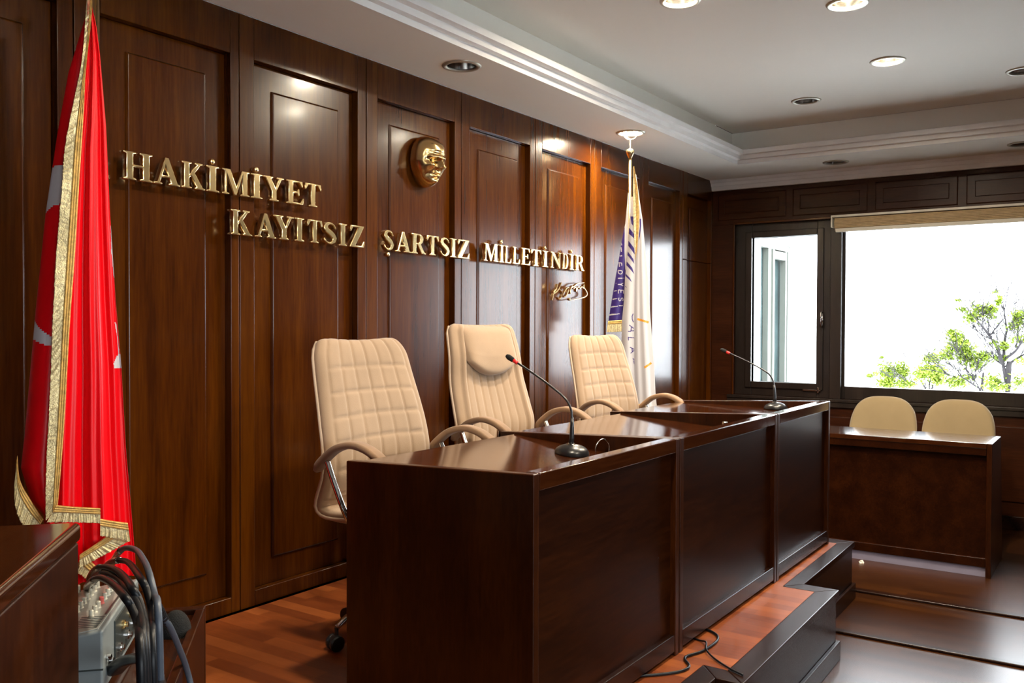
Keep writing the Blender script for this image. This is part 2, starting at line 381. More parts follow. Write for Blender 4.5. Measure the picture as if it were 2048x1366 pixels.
# remaining walls behind the camera
bm = B(); box(bm, XB-.2, XW+.2, YB-.2, YB, LOW, .6); box(bm, XB-.2, XW+.2, YB-.2, YB, 2.105, 3.0)
for a, b in ((XB-.2, -2.6), (-.4, .4), (2.6, XW+.2)): box(bm, a, b, YB-.2, YB, .6, 2.105)
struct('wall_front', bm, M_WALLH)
for k, (a, b, c, d) in enumerate(fill_win):  # added fill windows, out of view behind the camera
    w = tag(thing('window_%d' % (3+k), None, None), kind='structure')
    bm = B(); box(bm, a, a+.08, YB-.12, YB-.05, c, d); box(bm, b-.08, b, YB-.12, YB-.05, c, d); box(bm, a+.08, b-.08, YB-.12, YB-.05, c, c+.08); box(bm, a+.08, b-.08, YB-.12, YB-.05, d-.08, d); obj('window_frame', bm, M_FRAME, w)
    bm = B(); box(bm, a+.07, b-.07, YB-.09, YB-.084, c+.07, d-.07); obj('pane', bm, M_GLASS, w)
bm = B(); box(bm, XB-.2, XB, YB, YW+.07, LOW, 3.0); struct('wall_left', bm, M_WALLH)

# ceiling: soffit with tray, downlight holes
LR = .082
soff_l = [(-.1, 2.745), (1.70, 2.745), (3.56, 2.745), (5.417, 2.745), (7.27, 1.885), (7.27, .60)]
tray_l = [(4.03, 1.78), (4.52, 1.125), (5.62, 1.165), (6.29, 1.835), (6.29, .52), (2.5, 1.78), (3.3, .52), (1.9, 1.1), (4.9, -.3), (2.4, -.4), (.8, .1)]
cir = lambda c, r=LR, n=32: [(c[0]+r*math.cos(2*PI*i/n), c[1]+r*math.sin(2*PI*i/n)) for i in range(n)]
tray_rect = [(XB+.9, YB+.9), (TX, YB+.9), (TX, TY), (XB+.9, TY)]
bm = curve_mesh([[(XB, YB), (XW, YB), (XW, YW), (XB, YW)], tray_rect] + [cir(c) for c in soff_l])
bmesh.ops.translate(bm, verts=bm.verts[:], vec=(0, 0, CE)); fixn(bm)
struct('ceiling', bm, M_CEIL)
bm = curve_mesh([[(XB+.7, YB+.7), (TX+.075, YB+.7), (TX+.075, TY+.07), (XB+.7, TY+.07)]] + [cir(c) for c in tray_l])
bmesh.ops.translate(bm, verts=bm.verts[:], vec=(0, 0, TC)); fixn(bm)
struct('ceiling_tray', bm, M_CEIL)
def ring_profile(prof, x0, x1, y0, y1, bm, sgn=1):
    "sweep profile (offset outward, z) round a rectangle with mitred corners"
    rings = []
    for o, z in prof:
        rings.append([bm.verts.new(p) for p in ((x0-o, y0-o, z), (x1+o, y0-o, z), (x1+o, y1+o, z), (x0-o, y1+o, z))])
    for a, b in zip(rings, rings[1:]+[rings[0]]):
        for i in range(4): bm.faces.new((a[i], a[(i+1) % 4], b[(i+1) % 4], b[i]))
bm = B()
ring_profile([(.10, 2.502), (0, 2.502), (0, 2.503), (0, 2.532), (-.033, 2.534), (-.033, 2.565), (-.07, 2.567), (-.07, 2.60), (-.058, 2.606), (.04, 2.606), (.10, 2.60)], XB+.9, TX, YB+.9, TY, bm)
fixn(bm); struct('trim_8', bm, M_MOULD)
bm = B()
ring_profile([(.07, 2.61), (.075, TC-.001), (.11, TC-.001), (.11, 2.61)], XB+.9, TX, YB+.9, TY, bm)
fixn(bm); struct('trim_9', bm, M_CEIL)
bm = B(); box(bm, XB, XW, YB, YW, 3.0, 3.1); struct('ceiling_slab', bm, M_CEIL)
# crown along the window wall
bm = B()
pr = [(XW, 2.41), (XW-.035, 2.41), (XW-.045, 2.445), (XW-.052, 2.446), (XW-.062, 2.475), (XW-.07, 2.476), (XW-.082, 2.499), (XW, 2.499)]
for a, b in zip(pr, pr[1:]+[pr[0]]):
    q = [bm.verts.new((a[0], YW, a[1])), bm.verts.new((b[0], YW, b[1])), bm.verts.new((b[0], YB, b[1])), bm.verts.new((a[0], YB, a[1]))]; bm.faces.new(q)
bmesh.ops.remove_doubles(bm, verts=bm.verts[:], dist=1e-5); fixn(bm); struct('trim_10', bm, M_MOULD)

# ---------------------------------------------------------------- downlights
def downlight(c, z, lit, label, group):
    t = thing('ceiling_downlight', label, 'ceiling light', (c[0], c[1], z), 0, group)
    bm = B(); n = 36
    prof = [(LR-.008, .004), (LR-.006, -.006), (LR+.004, -.009), (LR+.014, -.006), (LR+.018, 0), (LR+.016, .002), (LR-.002, .003)]
    rings = [[bm.verts.new((r*math.cos(2*PI*i/n), r*math.sin(2*PI*i/n), zz)) for i in range(n)] for r, zz in prof]
    for a, b in zip(rings, rings[1:]+[rings[0]]):
        for i in range(n): bm.faces.new((a[i], a[(i+1) % n], b[(i+1) % n], b[i]))
    fixn(bm); obj('trim_ring', bm, M_RING, t, smooth=True)
    bm = B(); prof = [(LR-.002, .0), (LR-.004, .03), (LR-.016, .065), (LR-.04, .095), (.02, .108), (.001, .11)]
    rings = [[bm.verts.new((r*math.cos(2*PI*i/n), r*math.sin(2*PI*i/n), zz)) for i in range(n)] for r, zz in prof]
    for a, b in zip(rings, rings[1:]):
        for i in range(n): bm.faces.new((a[i], a[(i+1) % n], b[(i+1) % n], b[i]))
    fixn(bm); obj('reflector', bm, M_REFL, t, smooth=True)
    bm = B()
    if lit:
        lathe(bm, [(.001, .045), (LR-.012, .045), (LR-.012, .052), (.001, .052)], n=28)
        obj('lamp', bm, M_LIT, t)
        ld = bpy.data.lights.new('downlight_glow', 'AREA'); ld.shape = 'DISK'; ld.size = LR*1.7; ld.energy = LAMP_W; ld.color = (1, .86, .66)
        lo = bpy.data.objects.new('downlight_glow', ld); COL.objects.link(lo); lo.parent = t; lo.location = (0, 0, .012)
    else:
        lathe(bm, [(.001, .10), (.014, .10), (.016, .06), (.012, .035), (.001, .03)], n=16); obj('lamp', bm, M_KNOB, t, smooth=True)
    return t
LG = 'round recessed ceiling downlights'
sl = [('unlit downlight in the lowered ceiling edge beyond the left of the photo', 0), ('unlit downlight in the lowered ceiling edge above the red flag', 0),
      ('unlit dark downlight in the lowered ceiling edge above the brass face', 0), ('lit downlight in the lowered ceiling edge right above the crescent finial', 1),
      ('unlit downlight in the lowered ceiling edge nearest the window wall corner', 0), ('unlit downlight in the lowered ceiling edge at the right border over the big window', 0)]
for c, (lb, lit) in zip(soff_l, sl): downlight(c, CE, lit, lb, LG)
tl = [('lit downlight at the top border, left of the two along it', 1), ('lit downlight at the top border, right of the two along it', 1), ('lit downlight in the middle of the raised ceiling', 1),
      ('unlit downlight in the raised ceiling nearest its far corner', 0), ('unlit downlight in the raised ceiling cut by the right border', 0),
      ('unlit downlight in the raised ceiling above the photo, over the first chair', 0), ('unlit downlight in the raised ceiling above the photo, over the near desk front', 0), ('lit downlight in the raised ceiling above the photo, over the camera side', 1),
      ('unlit downlight in the raised ceiling to the right of the photo', 0), ('lit downlight in the raised ceiling above the lower floor', 1), ('unlit downlight in the raised ceiling nearest the camera', 0)]
for c, (lb, lit) in zip(tray_l, tl): downlight(c, TC, lit, lb, LG)

# ---------------------------------------------------------------- blind over the big window
t = thing('roller_blind', 'rolled-up beige pleated blind in a cream rail along the top of the big window', 'blind', (XW, 1.985, 2.1))
bm = B(); box(bm, -.09, 0, -2.0, 0, .0, .018); box(bm, -.012, -.0005, -2.0, 0, -.10, -.0005); obj('rail', bm, M_BLINDW, t, bevel=.002)
bm = B()
for k in range(7):
    a = .082-.004*abs(k-3); box(bm, -a, -.014, -1.99, -.012, -.085+.0115*k, -.085+.0115*k+.0105)
obj('pleated_fabric', bm, M_BLIND, t, bevel=.003)
bm = B(); prism(bm, [(-.09, 0), (0, 0), (0, .012), (-.09, .012)], -.082, .018); obj('end_cap', bm, M_BLINDW, t, bevel=.004)
bm = B(); box(bm, -.065, -.03, -1.98, -.02, -.118, -.090); obj('bottom_bar', bm, M_BLINDW, t, bevel=.003)

# ---------------------------------------------------------------- brass letters
s_ = .06; q_ = 1-s_
G = {
'H': (.95, [[(0,0),(.42,0),(.42,s_),(.32,.09),(.32,.46),(.63,.46),(.63,.09),(.53,s_),(.53,0),(.95,0),(.95,s_),(.85,.09),(.85,.91),(.95,q_),(.95,1),(.53,1),(.53,q_),(.63,.91),(.63,.55),(.32,.55),(.32,.91),(.42,q_),(.42,1),(0,1),(0,q_),(.1,.91),(.1,.09),(0,s_)]]),
'I': (.42, [[(0,0),(.42,0),(.42,s_),(.32,.09),(.32,.91),(.42,q_),(.42,1),(0,1),(0,q_),(.1,.91),(.1,.09),(0,s_)]]),
'A': (.98, [[(0,0),(.32,0),(.32,s_),(.24,.09),(.29,.26),(.58,.26),(.64,.09),(.55,s_),(.55,0),(.98,0),(.98,s_),(.89,.09),(.56,1),(.42,1),(.14,.09),(0,s_)],[(.32,.35),(.44,.70),(.55,.35)]]),
'K': (.98, [[(0,0),(.42,0),(.42,s_),(.32,.09),(.32,.40),(.40,.48),(.62,.09),(.55,s_),(.55,0),(.98,0),(.98,s_),(.88,.09),(.55,.60),(.78,.91),(.88,q_),(.88,1),(.55,1),(.55,q_),(.64,.91),(.32,.53),(.32,.91),(.42,q_),(.42,1),(0,1),(0,q_),(.1,.91),(.1,.09),(0,s_)]]),
'M': (1.18, [[(0,0),(.30,0),(.30,s_),(.20,.09),(.20,.78),(.50,0),(.60,0),(.87,.76),(.87,.09),(.78,s_),(.78,0),(1.18,0),(1.18,s_),(1.08,.09),(1.08,.91),(1.18,q_),(1.18,1),(.84,1),(.60,.34),(.35,1),(0,1),(0,q_),(.11,.91),(.11,.09),(0,s_)]]),
'Y': (.95, [[(.28,0),(.70,0),(.70,s_),(.60,.09),(.60,.42),(.83,.91),(.95,q_),(.95,1),(.62,1),(.62,q_),(.72,.91),(.55,.54),(.36,.91),(.45,q_),(.45,1),(0,1),(0,q_),(.1,.91),(.38,.40),(.38,.09),(.28,s_)]]),
'E': (.85, [[(0,0),(.80,0),(.85,.28),(.78,.28),(.66,.08),(.32,.08),(.32,.46),(.50,.46),(.56,.36),(.62,.36),(.62,.66),(.56,.66),(.50,.55),(.32,.55),(.32,.92),(.62,.92),(.72,.75),(.79,.75),(.77,1),(0,1),(0,q_),(.1,.91),(.1,.09),(0,s_)]]),
'T': (.88, [[(.22,0),(.66,0),(.66,s_),(.55,.09),(.55,.92),(.68,.92),(.80,.72),(.87,.72),(.85,1),(.03,1),(.01,.72),(.08,.72),(.20,.92),(.33,.92),(.33,.09),(.22,s_)]]),
'Z': (.86, [[(.02,0),(.80,0),(.84,.30),(.77,.30),(.66,.08),(.32,.08),(.80,.95),(.80,1),(.06,1),(.03,.72),(.10,.72),(.20,.92),(.50,.92),(.02,.05)]]),
'R': (.95, [[(0,0),(.42,0),(.42,s_),(.32,.09),(.32,.46),(.39,.46),(.66,0),(.95,0),(.95,s_),(.86,.09),(.60,.48),(.73,.56),(.79,.72),(.75,.88),(.62,.97),(.48,1),(0,1),(0,q_),(.1,.91),(.1,.09),(0,s_)],[(.32,.54),(.32,.92),(.45,.92),(.54,.86),(.57,.73),(.54,.60),(.45,.54)]]),
'L': (.83, [[(0,0),(.78,0),(.83,.30),(.76,.30),(.62,.08),(.32,.08),(.32,.91),(.42,q_),(.42,1),(0,1),(0,q_),(.1,.91),(.1,.09),(0,s_)]]),
'N': (.98, [[(0,0),(.30,0),(.30,s_),(.20,.09),(.20,.76),(.76,0),(.88,0),(.88,.91),(.98,q_),(.98,1),(.68,1),(.68,q_),(.78,.91),(.78,.32),(.30,1),(0,1),(0,q_),(.10,.88),(.10,.09),(0,s_)]]),
'D': (.87, [[(0,0),(.45,0),(.68,.07),(.82,.24),(.87,.5),(.82,.76),(.68,.93),(.45,1),(0,1),(0,q_),(.1,.91),(.1,.09),(0,s_)],[(.32,.08),(.32,.92),(.44,.92),(.57,.83),(.64,.5),(.57,.17),(.44,.08)]])}
cl = [(.555,.72,.05),(.50,.86,.07),(.40,.93,.09),(.27,.94,.12),(.16,.87,.16),(.13,.74,.19),(.20,.62,.21),(.33,.53,.22),(.45,.42,.21),(.52,.29,.19),(.48,.15,.16),(.37,.07,.12),(.25,.06,.09),(.13,.13,.07),(.06,.28,.05)]
L_, R2 = [], []
for i, (x, y, w) in enumerate(cl):
    a, b = cl[max(i-1, 0)], cl[min(i+1, len(cl)-1)]
    d = Vector((b[0]-a[0], b[1]-a[1])).normalized(); n = Vector((-d.y, d.x))*w/2
    L_.append((x+n.x, y+n.y)); R2.append((x-n.x, y-n.y))
G['S'] = (.62, [L_+R2[::-1]])
CAP = .104
rows = [('HAKİMİYET', 'top row', 1.735, [('H', 1.899, 2.019), ('A', 2.023, 2.138), ('K', 2.145, 2.252), ('İ', 2.259, 2.319), ('M', 2.334, 2.472), ('İ', 2.48, 2.54), ('Y', 2.545, 2.658), ('E', 2.672, 2.773), ('T', 2.776, 2.878)]),
 ('KAYITSIZ', 'lower row', 1.573, [('K', 2.377, 2.484), ('A', 2.5, 2.613), ('Y', 2.599, 2.714), ('I', 2.72, 2.773), ('T', 2.790, 2.884), ('S', 2.887, 2.975), ('I', 2.988, 3.04), ('Z', 3.057, 3.161)]),
 ('ŞARTSIZ', 'lower row', 1.573, [('Ş', 3.292, 3.369), ('A', 3.38, 3.498), ('R', 3.502, 3.618), ('T', 3.622, 3.726), ('S', 3.734, 3.82), ('I', 3.825, 3.879), ('Z', 3.886, 4.0)]),
 ('MİLLETİNDİR', 'lower row', 1.573, [('M', 4.133, 4.277), ('İ', 4.287, 4.335), ('L', 4.341, 4.411), ('L', 4.427, 4.502), ('E', 4.519, 4.620), ('T', 4.624, 4.744), ('İ', 4.762, 4.825), ('N', 4.857, 4.986), ('D', 4.999, 5.075), ('İ', 5.094, 5.150), ('R', 5.166, 5.287)])]
ordn = ['first', 'second', 'third', 'fourth', 'fifth', 'sixth', 'seventh', 'eighth', 'ninth', 'tenth', 'eleventh']
Q90 = Matrix.Rotation(PI/2, 4, 'X')
for word, rowname, zb, ls in rows:
    for i, (c, xa, xb) in enumerate(ls):
        base = {'İ': 'I', 'Ş': 'S'}.get(c, c); w, loops = G[base]; k = (xb-xa)/w
        lb = f'polished brass letter {c}, the {ordn[i]} letter of {word} on the panelled wall'
        lp = [[(x*k, y*CAP) for x, y in l] for l in loops]
        bm = curve_mesh(lp, .011, .0028, 1); bm.transform(Q90); fixn(bm)
        o = thing('brass_letter', lb, 'letter', (xa, YW-.0145, zb), 0, 'brass letters of the wall motto')
        obj('letter_body', bm, M_BRASS, o, bevel=0)
        if c in 'İŞ':
            bm = B(); cz = (1.17 if c == 'İ' else -.17)*CAP
            lathe(bm, [(.001, -.014), (.0105, -.014), (.0115, -.009), (.0115, .010), (.009, .0135), (.001, .014)], ((.21 if c == 'İ' else .30)*w/.42*k if c == 'İ' else .30*k, 0, cz), 20, axis=(0, -1, 0)); fixn(bm)
            obj('letter_dot', bm, M_BRASS, o, smooth=True)
# signature
SIG = [[(4.955, 1.473), (4.937, 1.44), (4.908, 1.413), (4.889, 1.367)], [(5.002, 1.484), (4.988, 1.463), (4.966, 1.439), (4.937, 1.421), (4.912, 1.412), (4.905, 1.42), (4.923, 1.434), (4.948, 1.441)], [(4.973, 1.441), (5.003, 1.43), (5.011, 1.41), (4.996, 1.385), (4.972, 1.376), (4.956, 1.388)], [(5.096, 1.454), (5.077, 1.453), (5.051, 1.436), (5.023, 1.405), (5.044, 1.392), (5.074, 1.412), (5.092, 1.442), (5.079, 1.412)], [(5.142, 1.469), (5.123, 1.449), (5.113, 1.431), (5.119, 1.416)], [(5.134, 1.457), (5.169, 1.468), (5.215, 1.487), (5.298, 1.496)], [(5.157, 1.45), (5.188, 1.461), (5.192, 1.434), (5.211, 1.458), (5.231, 1.466), (5.247, 1.453), (5.267, 1.468), (5.291, 1.459), (5.294, 1.483)], [(5.299, 1.461), (5.331, 1.438), (5.34, 1.416), (5.311, 1.4), (5.247, 1.388), (5.169, 1.378), (5.12, 1.373), (5.104, 1.378), (5.112, 1.386)]]
bm = B()
for st in SIG:
    sweep(bm, catmull([(x, YW-.0105, z) for x, z in st], 6), rrect(.0062, .021, .002, 2), (0, -1, 0))
fixn(bm)
tag(obj('brass_signature', bm, M_BRASS, None, smooth=False), 'brass handwritten signature fixed to the wall under the motto', 'signature')

# ---------------------------------------------------------------- brass face relief
def gauss(x, y, cx, cy, sx, sy): return math.exp(-((x-cx)/sx)**2-((y-cy)/sy)**2)
bm = B(); NU, NV = 96, 120; g = []
for j in range(NV+1):
    row = []
    for i in range(NU+1):
        u = -1+2*i/NU; v = -1+2*j/NV
        # outline half-width by height: broad skull, narrow chin
        ang_u, ang_v = u, v
        hw = .110*(1-.36*max(0, -v)**1.5)*math.sqrt(max(0, 1-abs(v)**2.6))
        x = hw*u; z = .135*v
        r = math.sqrt(max(0, 1-abs(u)**2.3))*math.sqrt(max(0, 1-abs(v)**3))
        d = .105*r
        X, Z = x/.1, z/.13
        w_ = r**.5
        d += w_*(.012*gauss(X, Z, 0, .55, .6, .35))
        d += w_*(.012*gauss(abs(X), Z, .33, .16, .30, .08) + .010*gauss(X, Z, 0, .14, .22, .06))     # brows
        d -= w_*(.024*gauss(abs(X), Z, .36, .02, .20, .09))                                          # sockets
        d += w_*(.004*gauss(abs(X), Z, .36, .00, .11, .045))                                         # lids
        d += w_*(.022*gauss(X, Z, 0, -.08, .12, .20) + .012*gauss(X, Z, 0, -.20, .17, .09))          # nose
        d += w_*(.010*gauss(abs(X), Z, .15, -.25, .07, .05))
        d += w_*(.014*gauss(abs(X), Z, .52, -.16, .20, .12))                                         # cheekbones
        d -= w_*(.012*gauss(abs(X), Z, .52, -.48, .18, .20))                                         # hollow cheeks
        d -= w_*(.009*gauss(abs(X)-.20-(-.2-Z)*.35, 0, .0, 0, .05, 1)*gauss(0, Z, 0, -.36, 1, .14))  # folds
        d -= w_*(.008*gauss(X, Z, 0, -.50, .26, .022))                                               # mouth line
        d += w_*(.008*gauss(X, Z, 0, -.45, .22, .04) + .009*gauss(X, Z, 0, -.56, .18, .04))
        d -= w_*(.008*gauss(X, Z, 0, -.66, .25, .04)); d += w_*(.014*gauss(X, Z, 0, -.80, .22, .10))
        d -= w_*.004*gauss(0, Z, 0, .30, 1, .02)*(1-min(1, abs(X)*1.2)); d -= w_*.003*gauss(0, Z, 0, .40, 1, .02)*(1-min(1, abs(X)*1.2))
        d -= w_*(.007*gauss(abs(X), Z, .72, .10, .10, .25))                                          # temples
        d += w_*(.006*gauss(abs(X), Z, .45, .72, .25, .12))                                          # swept hair
        row.append(bm.verts.new((x, -(.105*r+(d-.105*r)*1.25), z)))
    g.append(row)
for j in range(NV):
    for i in range(NU): bm.faces.new((g[j][i], g[j][i+1], g[j+1][i+1], g[j+1][i]))
bmesh.ops.remove_doubles(bm, verts=bm.verts[:], dist=1e-5); fixn(bm)
o = obj('face_relief', bm, M_BRASSD, None, smooth=True); o.location = (3.645, YW+.004+.036-.03, 2.062); o.rotation_euler = (math.radians(4), 0, 0)
tag(o, 'cast brass sculpted face mask mounted high on the wall panel', 'sculpture')

# ---------------------------------------------------------------- council desks
def council_desk(x0, x1, yb, zback, zs0, zs1, label, post=.03):
    t = thing('council_desk', label, 'desk', (x0, 1.33, 0), 0, 'row of raised council desks')
    W = x1-x0; D = yb-1.33; zf = .792
    for nm, a, b in (('side_panel', 0, .03), ('side_panel', W-.03, W)):
        bm = B()
        hexa(bm, [(a, .0, 0), (b, .0, 0), (b, D, 0), (a, D, 0)], [(a, .0, zf), (b, .0, zf), (b, D, zback), (a, D, zback)]); obj(nm, bm, M_DESKV, t, bevel=.004)
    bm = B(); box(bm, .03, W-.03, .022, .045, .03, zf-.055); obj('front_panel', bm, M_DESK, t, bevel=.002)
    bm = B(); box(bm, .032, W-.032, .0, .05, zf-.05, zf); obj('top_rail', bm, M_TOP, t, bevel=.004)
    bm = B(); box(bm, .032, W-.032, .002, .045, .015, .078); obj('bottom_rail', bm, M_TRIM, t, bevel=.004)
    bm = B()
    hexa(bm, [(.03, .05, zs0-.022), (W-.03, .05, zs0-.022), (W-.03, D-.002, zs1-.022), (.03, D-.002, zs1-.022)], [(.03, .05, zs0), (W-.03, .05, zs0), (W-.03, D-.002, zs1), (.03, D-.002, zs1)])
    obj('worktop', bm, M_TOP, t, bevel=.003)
    bm = B(); box(bm, .03, W-.03, D*.55, D*.55+.018, .45, zs1-.04); obj('modesty_rail', bm, M_DESKV, t)
    return t
council_desk(2.052, 3.034, 2.045, .768, .700, .760, 'dark mahogany council desk nearest the camera, with hoop cable beside its microphone')
council_desk(3.041, 4.150, 2.14, .760, .700, .750, 'dark mahogany council desk in the middle of the row, with a small metal stud')
council_desk(4.158, 5.063, 2.22, .752, .732, .744, 'dark mahogany council desk at the window end of the row')
# stud on the middle desk
bm = B(); lathe(bm, [(.001, 0), (.011, 0), (.011, .088), (.009, .092), (.001, .092)], (0, 0, 0), 16); o = obj('metal_stud', bm, M_GREYSTUD, None, smooth=False)
o.location = (3.668, 1.403, .7015); tag(o, 'short bare metal stud standing on the middle council desk by its front rail', 'metal stud')
# hoop cable on the first desk
bm = B(); tube(bm, [(2.92, 1.617, .722), (2.92, 1.617, .75), (2.935, 1.614, .768), (2.958, 1.61, .776), (2.982, 1.607, .768), (2.998, 1.603, .75), (2.998, 1.603, .722)], .0024, 8, 8)
tag(obj('cable_loop', bm, M_CHROME, None, smooth=True), 'thin wire hoop rising from the near desk beside the microphone', 'cable')

def microphone(loc, rz, label, tipdx=0):
    t = thing('gooseneck_microphone', label, 'microphone', loc, rz, 'gooseneck desk microphones')
    bm = B(); prof = []
    n = 40; rings = []
    for k in range(9):
        a = k/8*PI/2; rr = math.cos(a); zz = .004+.034*math.sin(a)
        ring = []
        for i in range(n):
            th = 2*PI*i/n
            ring.append(bm.verts.new((.062*rr*math.cos(th), (.075 if math.sin(th) > 0 else .055)*rr*math.sin(th), zz)))
        rings.append(ring)
    low = [bm.verts.new((v.co.x*1.0, v.co.y*1.0, .0)) for v in rings[0]]
    for a, b in zip([low]+rings[:-1], rings):
        for i in range(n): bm.faces.new((a[i], a[(i+1) % n], b[(i+1) % n], b[i]))
    bm.faces.new(low[::-1]); bmesh.ops.remove_doubles(bm, verts=bm.verts[:], dist=1e-6)
    obj('base', bm, M_BLACK, t, smooth=True)
    bm = B(); lathe(bm, [(.001, .03), (.018, .030), (.018, .037), (.012, .040), (.001, .04)], (0, .015, 0), 24); obj('collar', bm, M_CHROME, t, smooth=False)
    bm = B(); sweep(bm, [Vector((0, .015, .036)), Vector((0, .015, .06)), Vector((.0, .017, .10)), Vector((0, .02, .135))], circ(.0105, 14), (1, 0, 0), scale=lambda f: 1-.42*f); obj('neck_base', bm, M_BLACK, t, smooth=True)
    P_ = [(0, .02, .13), (0, .028, .165), (0, .055, .20), (0, .11, .232), (0, .19, .270), (0, .290, .312)]
    bm = B(); tube(bm, P_, .0042, 8, 10); obj('gooseneck', bm, M_BLACK, t, smooth=True)
    d = Vector((0, .100, .042)).normalized(); e = Vector((0, .290, .312))
    bm = B(); lathe(bm, [(.006, -.012), (.0075, -.010), (.0082, .006), (.007, .010)], e, 16, axis=d); o_ = obj('light_ring', bm, M_REDP, t, smooth=True); o_['label'] = 'red ring below the capsule'
    bm = B(); lathe(bm, [(.006, .008), (.0095, .014), (.0105, .026), (.0105, .038), (.007, .047), (.002, .050)], e, 16, axis=d); obj('capsule', bm, M_FOAM, t, smooth=True)
    return t
microphone((2.845, 1.668, .7265), 0, 'black gooseneck microphone with red ring on the near council desk').rotation_euler.x = .088
microphone((4.985, 1.60, .7375), 0, 'black gooseneck microphone on the far council desk in front of the window')

# ---------------------------------------------------------------- high-back office chairs
def shell(bm, prof, hw, T, quilt, NU=96, NV=150, rc=.09, rc2=.06):
    "one continuous back-and-seat shell; prof = side profile points (y, z) from the top down"
    path = catmull([(0, y, z) for y, z in prof], 12)
    L = [0]
    for a, b in zip(path, path[1:]): L.append(L[-1]+(b-a).length)
    tot = L[-1]
    def at(s):
        for i in range(len(L)-1):
            if s <= L[i+1]:
                f = (s-L[i])/(L[i+1]-L[i]+1e-9); return path[i].lerp(path[i+1], f), (path[i+1]-path[i]).normalized()
        return path[-1], (path[-1]-path[-2]).normalized()
    rows_ = []; outline = []
    NB = 24
    for j in range(NV+1):
        s = tot*j/NV; p, t = at(s)
        nf = Vector((0, t.z, -t.y)).normalized()
        if nf.dot(Vector((0, -1, .35))) < 0: nf = -nf
        w = hw(s/tot)
        e = 0
        if s < rc: e = rc-s; w -= rc*(1-math.sqrt(max(0, 1-(e/rc)**2)))
        if tot-s < rc2: e = rc2-(tot-s); w -= rc2*(1-math.sqrt(max(0, 1-(e/rc2)**2)))
        end = min(1, min(s, tot-s)/.03); th = T*math.sqrt(max(.0, 1-(1-end)**2))+.001
        ring = []
        for i in range(NU+1):
            u = -1+2*i/NU
            edge = math.sqrt(max(0, 1-abs(u)**7))
            dd = th*.5*edge + .018*(1-u*u)*-1*0 + quilt(u*w, s, w, tot)*edge*end
            x = u*w; curv = .022*u*u      # wings curve forward
            ring.append(bm.verts.new(p+Vector((x, 0, 0))+nf*(dd+curv)))
        for i in range(NB-1, 0, -1):
            u = -1+2*i/NB; edge = math.sqrt(max(0, 1-abs(u)**4))
            ring.append(bm.verts.new(p+Vector((u*w, 0, 0))-nf*(th*.5*edge-.022*u*u)))
        rows_.append(ring); outline.append((p, nf, w, s))
    n = len(rows_[0])
    for a, b in zip(rows_, rows_[1:]):
        for i in range(n): bm.faces.new((a[i], a[(i+1) % n], b[(i+1) % n], b[i]))
    bm.faces.new(rows_[0]); bm.faces.new(rows_[-1][::-1]); fixn(bm)
    return outline
def qgrid(cols, rows_s, bord):
    def f(x, s, w, tot):
        a = w-bord
        if s > rows_s[-1]+.02 or s < .012:
            return -.001
        h = .010
        if abs(x) > a:
            return .006*math.sin(PI*min(1, (abs(x)-a)/bord))**.5 if abs(x)-a > 0 else 0
        k = (x+a)/(2*a)*cols; fx = k-math.floor(k)
        gx = 1-math.exp(-min(fx, 1-fx)*2*a/cols/.0045)
        ds = min(abs(s-r-.035*(x/w)**2*.4) for r in rows_s)
        gs = 1-math.exp(-ds/.0045)
        return h*(gx*.75+.25)*(gs)*.9
    return f
